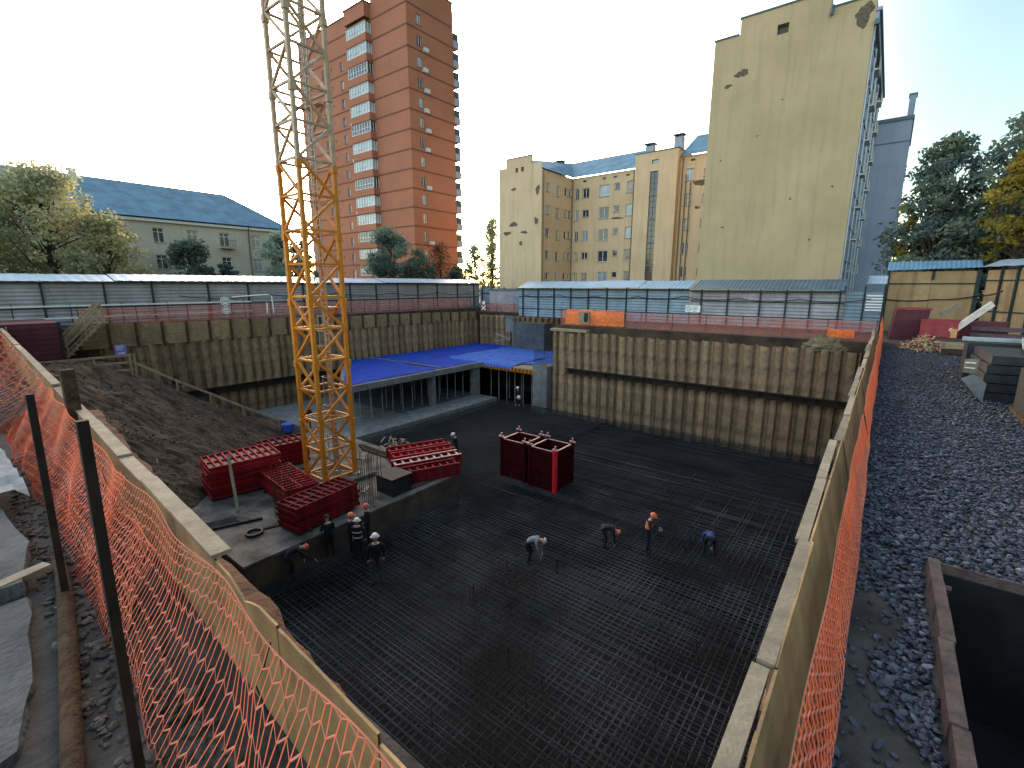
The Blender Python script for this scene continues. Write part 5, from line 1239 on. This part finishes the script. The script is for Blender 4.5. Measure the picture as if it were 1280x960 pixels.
for k, z in enumerate(zf):   # balconies on the far corner and on the left end
    o = thing('balcony', None, None, (-3.6, 10.12, z - 1.2)); o.parent = t
    MB().box(0, 3.7, 0, 1.3, 0, 1.1).build('parapet', M['bluewall'], o); MB().box(.05, 3.65, .05, 1.2, 1.105, 2.2).build('glazing', M['glass'], o)
    o = thing('balcony', None, None, (-95 - BX - 1.3, .6, z - 1.2)); o.parent = t
    MB().box(0, 1.29, 0, 4, 0, 1.1).build('parapet', M['bluewall'], o); MB().box(.05, 1.2, .05, 3.9, 1.105, 2.2).build('glazing', M['glass'], o)
for k in (3, 8, 9, 10, 11, 12, 13, 6):
    o = MB().box(.0, .45, -.45, .45, -.3, .3).build('ac_unit', M['acunit'], t); o.location = (.06, 3.35 + .25 * (k % 2), zf[k] - 1.0)
for k in (5, 8, 10): MB().box(-78.9 - BX, -78.1 - BX, -.4, -.06, zf[k] - 1.3, zf[k] - .8).build('ac_unit', M['acunit'], t)

# --- cream five-storey building
t = thing('cream_apartments', 'cream rendered five-storey apartment house with blue sheet roof and tall stair window', 'apartment block', (-39.3, 65, GZ))
Z5 = [11.75, 14.78, 17.82, 20.85, 23.88]
def up_(z): return z - GZ
mw = []
for i, z in enumerate(Z5):
    z = up_(z)
    mw += [(-38.75 + 39.3 - .0, -38.0 + 39.3 - .1, z - .8, z + .7, {}), (-37.5 + 39.3, -36.4 + 39.3, z - (.7 if i % 2 == 0 and i < 5 else .4), z + .65, {}), (-34.7 + 39.3, -33.1 + 39.3, z - .85, z + .75, dict(gm='glasslight' if i in (0, 4) else 'glass')), (-32.35 + 39.3, -31.55 + 39.3, z - .1, z + .75, dict(mull=0)), (-30.5 + 39.3, -29.5 + 39.3, z - .75, z + .8, dict(gm='glasslight' if i in (2, 3) else 'curtain', mull=0))]
for X in (-37.2, -34.0, -32.3, -30.4): mw.append((X + 39.3 - .28, X + 39.3 + .28, up_(25.35), up_(25.62), dict(mull=0, fm='frame_dark', gm='glass')))
facade(t, 'main_wall', M['cream'], (0, 0, 0), (1, 0, 0), 10.35, 0, up_(26.1), mw)
rwn = []
for i, z in enumerate(Z5):
    z = up_(z) + (.75 if True else 0) * (.0)
    rwn += [(-22.45 + 23.2, -21.5 + 23.2, z - .2, z + 1.25, {}), (-20.15 + 23.2, -19.5 + 23.2, z + .1, z + 1.0, dict(mull=0)), (-18 + 23.2, -16.8 + 23.2, z - .2, z + 1.25, {})]
rwn.append((-21.9 + 23.2, -21.35 + 23.2, up_(26.0), up_(26.25), dict(mull=0, fm='frame_dark')))
facade(t, 'right_wall', M['cream'], (-23.2 + 39.3, 0, 0), (1, 0, 0), 9.0, 0, up_(26.7), rwn)
# stair tower with the tall strip window
sw = [(2.15, 3.25, up_(10.2 + 3.03 * k), up_(10.2 + 3.03 * k + 2.92), dict(fm='frame_dark', gm='glass', mull=1, trans=3)) for k in range(5)]
sw.append((2.3, 3.2, up_(26.15), up_(26.65), dict(fm='frame_dark', gm='glasslight', mull=0)))
facade(t, 'stair_tower_wall', M['cream'], (-28.95 + 39.3, -1.0, 0), (1, 0, 0), 5.75, 0, up_(27.6), sw)
for k in range(4): MB().box(2.05 + 10.35, 3.35 + 10.35, -1.06, -1.005, up_(13.14 + 3.03 * k), up_(13.22 + 3.03 * k)).build('transom', M['white'], t)
box_open(t, 'stair_tower_sides', M['cream'], 10.35, 16.1, -1.0, 4, 0, up_(27.6), ('-y',)); MB().box(10.25, 16.2, -1.1, 4, up_(27.604), up_(27.72)).build('coping', M['roofblue'], t)
# left wing
ww = []
for i, z in enumerate(Z5):
    z = up_(z)
    ww += [(1.0, 2.0, z - .5, z + .65, {}), (3.7, 4.5, z - .8, z + .65, dict(mull=0)), (5.9, 6.7, z - .4, z + .65, dict(mull=0)), (7.1, 7.75, z - .4, z + .65, dict(mull=0))]
facade(t, 'wing_wall', M['cream'], (0, -8.0, 0), (0, 1, 0), 8.0, 0, up_(26.1), ww)
gb = [(3.0, 3.5, up_(26.15), up_(26.75), dict(mull=0, fm='frame_dark')), (4.0, 4.5, up_(26.2), up_(26.8), dict(mull=0, fm='frame_dark'))]
facade(t, 'gable_wall', M['cream'], (-7.6, -8.0, 0), (1, 0, 0), 7.6, 0, up_(27.0), gb, .3)
box_open(t, 'wing_walls', M['cream'], -7.6, -.001, -8.0, 12, 0, up_(26.1), ('-y', '+x')); box_open(t, 'rear_walls', M['cream'], -.002, 25, .002, 12, 0, up_(26.1), ('-y', '-x'))
MB().box(-6.3, -1.9, -8.0, -7.6, up_(27.004), up_(28.1)).build('gable_parapet', M['cream'], t); MB().box(-6.4, -1.8, -8.08, -7.55, up_(28.104), up_(28.2)).build('coping', M['roofblue'], t)
m = MB(); m.add([(-.0 - .1, -7.5, up_(26.15)), (.35, -7.5, up_(26.12)), (.35, -.3, up_(26.12)), (-3.8, -7.5, up_(28.0)), (-3.8, 6, up_(29.9)), (-7.6, -7.5, up_(26.2)), (-7.6, 8, up_(26.2)), (.35, 0, up_(26.12))], [(1, 7, 4, 3), (3, 4, 6, 5)]); m.build('wing_roof', M['roofblue'], t)
m = MB(); m.add([(.2, -.4, up_(26.12)), (10.4, -.4, up_(26.12)), (10.4, 6, up_(29.9)), (-3.8, 6, up_(29.9))], [(0, 1, 2, 3)]); m.build('main_roof', M['roofblue'], t)
m = MB(); m.add([(16.05, -.4, up_(26.72)), (25.2, -.4, up_(26.72)), (25.2, 6, up_(30.6)), (16.05, 6, up_(30.6))], [(0, 1, 2, 3)]); m.build('right_roof', M['roofblue'], t)
for X, y, z in ((-43.1 + 39.3, 2.5, 28.2), (-28.6 + 39.3, 3.0, 28.4), (-24.6 + 39.3, 3.0, 28.9)):
    c = MB().box(X - .55, X + .55, y - .5, y + .5, up_(z) - 1, up_(z) + 1.0).build('chimney', M['bluewall'], t); MB().box(X - .75, X + .75, y - .7, y + .7, up_(z) + 1.25, up_(z) + 1.36).build('cowl', M['canopydark'], c); MB().box(X - .5, X - .4, y - .4, y + .4, up_(z) + 1.004, up_(z) + 1.246).box(X + .4, X + .5, y - .4, y + .4, up_(z) + 1.004, up_(z) + 1.246).build('cowl_leg', M['canopydark'], c)
for x, y, z1 in ((.22, -.22, 26.0), (9.9, -.2, 26.0), (16.5, -.2, 26.6), (17.0, -.15, 24.5), (17.6, -.15, 23.5), (.16, -7.8, 26)): MB().tube([(x, y, 0), (x, y, up_(z1))], .07, 8).build('drainpipe', M['copper'], t)
def patches(t, y, lst, m='patch', axis='y', sgn=-1):
    for (a, z, ra_, rb_, seed) in lst:
        r = random.Random(seed); n = 44; vs = []; q1, q2, q3 = [r.uniform(0, 6) for _ in range(3)]
        for k in range(n):
            an = 2 * math.pi * k / n; q = .82 + .16 * math.sin(2 * an + q1) + .12 * math.sin(3 * an + q2) + .08 * math.sin(7 * an + q3) + r.uniform(-.06, .06); vs.append((a + ra_ * q * math.cos(an), y + sgn * .004, z + rb_ * q * math.sin(an)))
        MB().add(vs, [tuple(range(n))]).build('bare_patch', M[m], t)
patches(t, -8.0, [(-44.2 + 39.3, up_(24.0), .5, .25, 1), (-40.0 + 39.3, up_(23.5), .45, .65, 2), (-44.2 + 39.3, up_(19.2), .75, .45, 3), (-45.4 + 39.3, up_(18.0), .7, .4, 4), (-42.3 + 39.3, up_(18.0), .8, .22, 5), (-42.9 + 39.3, up_(16.5), .45, .3, 6), (-40.2 + 39.3, up_(19.4), .35, .7, 7)])
patches(t, -.0, [(-20.3 + 39.3, up_(23.3), 1.1, .55, 8), (-20.7 + 39.3, up_(20.3), .4, .25, 9), (-31.8 + 39.3, up_(19.9), 1.2, .16, 10)])

# --- tall yellow building with blank gable
t = thing('tall_yellow_building', 'tall building with a blank yellow gable wall and a windowed street side', 'apartment block', (-3.6, 52, GZ))
def T(z): return z - GZ
W = 12.4
m = MB(); wall_holes(m, (-W, 0, 0), Vector((1, 0, 0)), Vector((0, -1, 0)), W, 0, T(33.2), [(-10.7 + 16, -9.8 + 16, T(32.3), T(33.1))], .5)
m.build('gable_wall', M['olive'], t)
MB().box(-10.75 + 3.6, -9.75 + 3.6, .3, .35, T(32.2), T(33.15)).build('vent_opening', M['frame_dark'], t)
m = MB().box(-10.2, -3.15, -.0, .9, T(33.202), T(34.5)); m.build('gable_parapet', M['olive'], t)
MB().box(-10.3, -3.05, -.1, 1.0, T(34.504), T(34.62)).build('coping', M['canopydark'], t); MB().box(-W - .05, -10.3, -.1, 1.0, T(33.204), T(33.32)).build('coping', M['canopydark'], t); MB().box(-3.05, -.5, -.1, 1.0, T(33.204), T(33.32)).build('coping', M['canopydark'], t)
MB().box(-.5, .0, 0, .9, T(33.202), T(33.9)).build('corner_pier', M['olive'], t)
MB().tube([(-3.0, -.1, T(33.3)), (-3.0, -.25, T(33.0)), (-3.05, -.2, T(32.6))], .14, 8).build('gutter_spout', M['canopydark'], t)
sw = []
for fl in range(8):
    z = T(10.0 + 2.95 * fl)
    for q in range(9): sw.append((1.1 + 2.45 * q, 2.7 + 2.45 * q, z - .2, z + 1.65, dict(gm='glass' if (fl + q) % 3 else 'glasslight')))
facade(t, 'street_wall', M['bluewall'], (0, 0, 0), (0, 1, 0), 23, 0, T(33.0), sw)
for q in (0, 2, 4, 6, 8):
    MB().box(.003, .09, .55 + 2.45 * q, .80 + 2.45 * q, T(9), T(31.2)).build('pilaster', M['white'], t)
for fl in range(1, 8):
    for q in (2, 6):
        b = MB().box(.003, .45, .75 + 2.45 * q, 2.95 + 2.45 * q, T(8.9 + 2.95 * fl), T(9.0 + 2.95 * fl)).build('balcony', M['white'], t); MB().box(.40, .45, .75 + 2.45 * q, 2.95 + 2.45 * q, T(9.004 + 2.95 * fl), T(9.95 + 2.95 * fl)).build('balcony_front', M['palewall'], b)
MB().box(.003, .25, .0, 23, T(31.4), T(32.0)).box(.003, .42, -.1, 23, T(32.004), T(32.25)).build('cornice', M['bluewall'], t)
MB().box(.02, .35, -.25, .1, T(31.0), T(31.39)).build('cornice_bracket', M['canopydark'], t)
box_open(t, 'rear_walls', M['olive'], -W, 0, 0, 23, 0, T(33.0), ('-y', '+x'))
patches(t, 0, [(-13.35 + 3.6, T(29.9), .62, .42, 21), (-14.5 + 3.6, T(29.05), .42, .18, 22), (-4.35 + 3.6, T(32.0), .75, .95, 23), (-5.05 + 3.6, T(19.0), .14, .10, 24), (-9.7 + 3.6, T(26.9), .09, .07, 25), (-11.5 + 3.6, T(24.2), .16, .06, 28), (-8.2 + 3.6, T(18.3), .10, .14, 29), (-13.9 + 3.6, T(16.2), .22, .09, 30), (-6.3 + 3.6, T(14.6), .16, .10, 26), (-14.6 + 3.6, T(22.5), .12, .10, 27)])
# --- blue-grey building further down the street
t = thing('blue_grey_building', 'blue-grey rendered building with a chimney, beyond the tall yellow one', 'apartment block', (-.25, 75.3, GZ))
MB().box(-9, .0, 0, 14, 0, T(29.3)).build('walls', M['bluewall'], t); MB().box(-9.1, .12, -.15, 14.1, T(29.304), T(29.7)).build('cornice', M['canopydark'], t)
MB().box(-.62, -.02, .0, 1.4, T(29.704), T(31.9)).build('chimney', M['bluewall'], t); MB().box(-.72, .08, -.08, 1.5, T(31.904), T(32.05)).build('cornice', M['canopydark'], t)
MB().box(-9, .03, -.03, -.002, T(26.9), T(27.05)).build('string_course', M['canopydark'], t)
patches(t, 0, [(-1.05, T(16.6), .42, .5, 31), (-.5, T(17.9), .35, .2, 32), (-1.6, T(17.9), .3, .12, 33), (-.6, T(19.6), .3, .12, 34)])
facade(t, 'side_wall', M['bluewall'], (.004, .1, 0), (0, 1, 0), 13.8, 0, T(29.0), [(1 + 2.4 * q, 2.3 + 2.4 * q, T(9.5 + 3 * f_), T(11.1 + 3 * f_)) for q in range(5) for f_ in range(6)])

# --- low pale building at the far left
t = thing('pale_house', 'long pale rendered house with a blue sheet roof at the far left', 'house', (-66, 34.2, GZ))
LL = 46
pw = []
for y, lo in ((30.2, 1), (26.4, 1), (22.9, 1), (19.5, 1), (16.1, 1), (12.6, 1), (9.2, 1), (5.6, 1), (1.8, 1), (-2, 1)):
    a = y - (34.2 - LL)
    for z in (16.15, 13.2, 10.2): pw.append((a - .55, a + .55, z - GZ - .85, z - GZ + .75, dict(mull=1, trans=1)))
facade(t, 'front_wall', M['palewall'], (0, -LL, 0), (0, 1, 0), LL, 0, 17.9 - GZ, pw)
box_open(t, 'rear_walls', M['palewall'], -14, 0, -LL, 0, 0, 17.9 - GZ, ('+x',))
MB().box(.003, .45, -LL - .3, .4, 17.5 - GZ, 17.78 - GZ).box(-14, .45, .003, .45, 17.5 - GZ, 17.78 - GZ).build('cornice', M['white'], t)
e = 17.92 - GZ; r_ = 22.6 - GZ
m = MB(); m.add([(.75, -LL - .5, e), (.75, .75, e), (-14.7, .75, e), (-14.7, -LL - .5, e), (-7, -LL - .5, r_), (-7, -4.4, r_)], [(0, 1, 5, 4), (1, 2, 5), (2, 3, 4, 5)]); m.build('roof', M['roofblue'], t)
bz = 15.0 - GZ
b = MB().box(.003, 1.1, -8.65, -6.95, bz, bz + .12).build('balcony', M['palewall'], t)
m = MB()
for k in range(9): m.bar((1.06, -8.6 + .2 * k, bz + .12), (1.06, -8.6 + .2 * k, bz + 1.0), .03)
m.bar((1.06, -8.65, bz + 1.0), (1.06, -6.95, bz + 1.0), .05); m.build('railing', M['copper'], b)
MB().tube([(.9, -5.2, 17.7 - GZ), (.25, -5.0, 17.0 - GZ), (.2, -5.0, 0)], .09, 8).build('drainpipe', M['copper'], t)
MB().box(-5.5, -4.9, -20.6, -20.0, 20.5 - GZ, 22.9 - GZ).build('chimney', M['white'], t)
m = MB(); m.add([(-.05 + .1, -19.6, 14.6 - GZ), (3.5, -19.6, 14.0 - GZ), (3.5, -16.9, 14.0 - GZ), (.05, -16.9, 14.6 - GZ)], [(0, 1, 2, 3)]); m.box(.05, 3.4, -19.5, -17.0, 0, 13.95 - GZ); m.build('porch', M['palewall'], t)
# ------------------------------------------------------------------ trees
def tree(label, x, y, z0, h, rx, leaf, n, size, seed, trunk_h=.3, cat='tree', name='tree', conic=0.0, ragged=.35, clumps=None, ry=None):
    r = random.Random(seed); ry = ry or rx; t = thing(name, label, cat, (x, y, z0))
    th = h * trunk_h; rt = max(.06, h * .016)
    tb = MB(); tb.tube([(0, 0, -.1), (r.uniform(-.1, .1), r.uniform(-.1, .1), th), (r.uniform(-.3, .3), r.uniform(-.3, .3), h * .62), (0, 0, h * .93)], [rt * 1.4, rt, rt * .55, .02], 8)
    clumps = clumps or 46; C = []
    for k in range(clumps):
        v = r.random() ** .8; zz = lerp(th * .75, h * .98, v); prof = math.sin(math.pi * min(1, .12 + .86 * v)) ** .6 if not conic else (1 - v) ** conic * .95 + .05
        a = r.uniform(0, 6.283); q = r.random() ** .45 * prof
        C.append((Vector((rx * q * math.cos(a), ry * q * math.sin(a), zz)), r.uniform(.5, 1.25)))
    for c, s in C[::2]:
        zb = max(th * .8, c.z - .35 * h * r.random() - .1 * h); mid = Vector((c.x * .5, c.y * .5, (zb + c.z) / 2)); tb.tube([(0, 0, zb), mid, c], [rt * .45, rt * .25, .012], 5, 0, False)
    tb.build('trunk', M['bark'], t)
    rg = np.random.default_rng(seed); per = n // clumps; V = []
    base = min(rx, h * .35) * ragged
    for c, s in C:
        k = int(per * s); d = rg.normal(size=(k, 3)); d /= np.linalg.norm(d, axis=1)[:, None]; rad = base * s * rg.random(k)[:, None] ** .5
        p = np.array(c[:]) + d * rad * np.array([1.15, 1.15, .85])
        a = rg.normal(size=(k, 3)); a /= np.linalg.norm(a, axis=1)[:, None]; b = np.cross(a, rg.normal(size=(k, 3))); b /= np.linalg.norm(b, axis=1)[:, None]
        sz = size * rg.uniform(.6, 1.3, size=(k, 1)); V.append(np.stack([p - a * sz * .9, p + b * sz * .45, p + a * sz * .9, p - b * sz * .45], 1).reshape(-1, 3))
    V = np.concatenate(V); nf = len(V) // 4
    me = bpy.data.meshes.new('crown'); me.vertices.add(len(V)); me.vertices.foreach_set('co', V.ravel()); me.loops.add(len(V)); me.loops.foreach_set('vertex_index', np.arange(len(V)))
    me.polygons.add(nf); me.polygons.foreach_set('loop_start', np.arange(nf) * 4); me.polygons.foreach_set('loop_total', np.full(nf, 4)); me.update(); me.validate(); me.materials.append(M[leaf])
    put('crown', me, t); return t
tree('large pale green tree turning yellow in front of the pale house', -55.5, 8.6, TZ, 12.0, 4.7, 'leaf_pale', 16000, .20, 1, .22, clumps=170, ragged=.26)
tree('pale leafy tree at the left edge of the view before the pale house', -55.0, 3.2, TZ, 11.2, 3.8, 'leaf_pale', 11000, .20, 2, .25, clumps=120, ragged=.26)
tree('yellowing lower tree at the right side of the large pale tree', -54.5, 12.0, TZ, 9.0, 2.8, 'leaf_pale', 8000, .18, 3, .15, clumps=110, ragged=.26)
tree('round dark green bush tree below the pale house windows', -58, 19.6, TZ, 7.3, 2.3, 'leaf_dark', 7000, .2, 4, .12)
tree('low dark green bush right of the round one', -57, 22.6, TZ, 5.2, 1.4, 'leaf_dark', 3000, .18, 5, .1, clumps=24)
tree('bluish green tree behind the crane mast at the end of the pale house', -56, 28.2, TZ, 8.8, 2.2, 'leaf_blue', 7000, .2, 6, .12)
tree('dark tree standing half hidden behind the crane mast', -57, 31.2, TZ, 8.0, 1.9, 'leaf_dark', 5000, .2, 7, .12)
tree('broad dark green tree in front of the tower balconies', -53, 41.6, TZ, 10.2, 3.0, 'leaf_mid', 9000, .2, 8, .1, clumps=56)
tree('dark shrubby tree left of the broad one at the tower foot', -52, 39.2, TZ, 7.0, 1.9, 'leaf_dark', 5000, .18, 9, .1)
tree('dark green tree right of the broad one before the brick gable', -52, 45.2, TZ, 7.4, 2.5, 'leaf_dark', 6500, .18, 10, .1)
tree('sparse reddish tree with upright twigs by the tower corner', -52, 49.6, TZ, 8.4, 2.2, 'leaf_red', 2600, .16, 11, .2, ragged=.5)
tree('dark low bush at the right foot of the brick tower', -52, 53.0, TZ, 5.6, 1.9, 'leaf_dark', 4000, .18, 12, .1)
tree('slim pale poplar left of the cream apartments', -52, 61.2, GZ, 14.2, 1.7, 'leaf_blue', 9000, .17, 13, .1, ragged=.55, clumps=110, conic=.7)
tree('pale bluish tree between the brick tower and the poplar', -52.5, 57.6, GZ, 9.4, 2.0, 'leaf_blue', 7000, .17, 14, .1, clumps=80)
tree('small pale tree touching the cream gable', -50, 62.5, GZ, 8.5, 1.6, 'leaf_blue', 6000, .17, 15, .1, clumps=80)
tree('large dark leafy tree behind the chipboard fence, left one', 2.4, 51.5, GZ, 14.6, 3.2, 'leaf_mid', 10500, .21, 16, .2, clumps=180, ragged=.22)
tree('very large dark tree at the right edge behind the chipboard fence', 6.6, 50.0, GZ, 15.0, 3.9, 'leaf_mid', 12000, .22, 17, .22, clumps=190, ragged=.22)
tree('yellow autumn tree in front of the large dark tree at the right edge', 6.4, 46.6, GZ + 4.5, 7.6, 2.1, 'leaf_yellow', 6000, .19, 18, .1, clumps=110, ragged=.24)
tree('small yellow-green tree at the left side of the dark trees', .55, 52.5, GZ, 10.2, 1.0, 'leaf_yellow', 2500, .2, 19, .3, clumps=24)
tree('dense dark undergrowth tree low behind the chipboard fence', 4.4, 54.0, GZ, 9.5, 3.6, 'leaf_dark', 10000, .24, 20, .1, clumps=60)
tree('tall dark tree whose branch hangs in at the top right', 11.2, 44.0, GZ, 20.5, 3.9, 'leaf_mid', 9000, .22, 21, .3, clumps=120, ragged=.22)
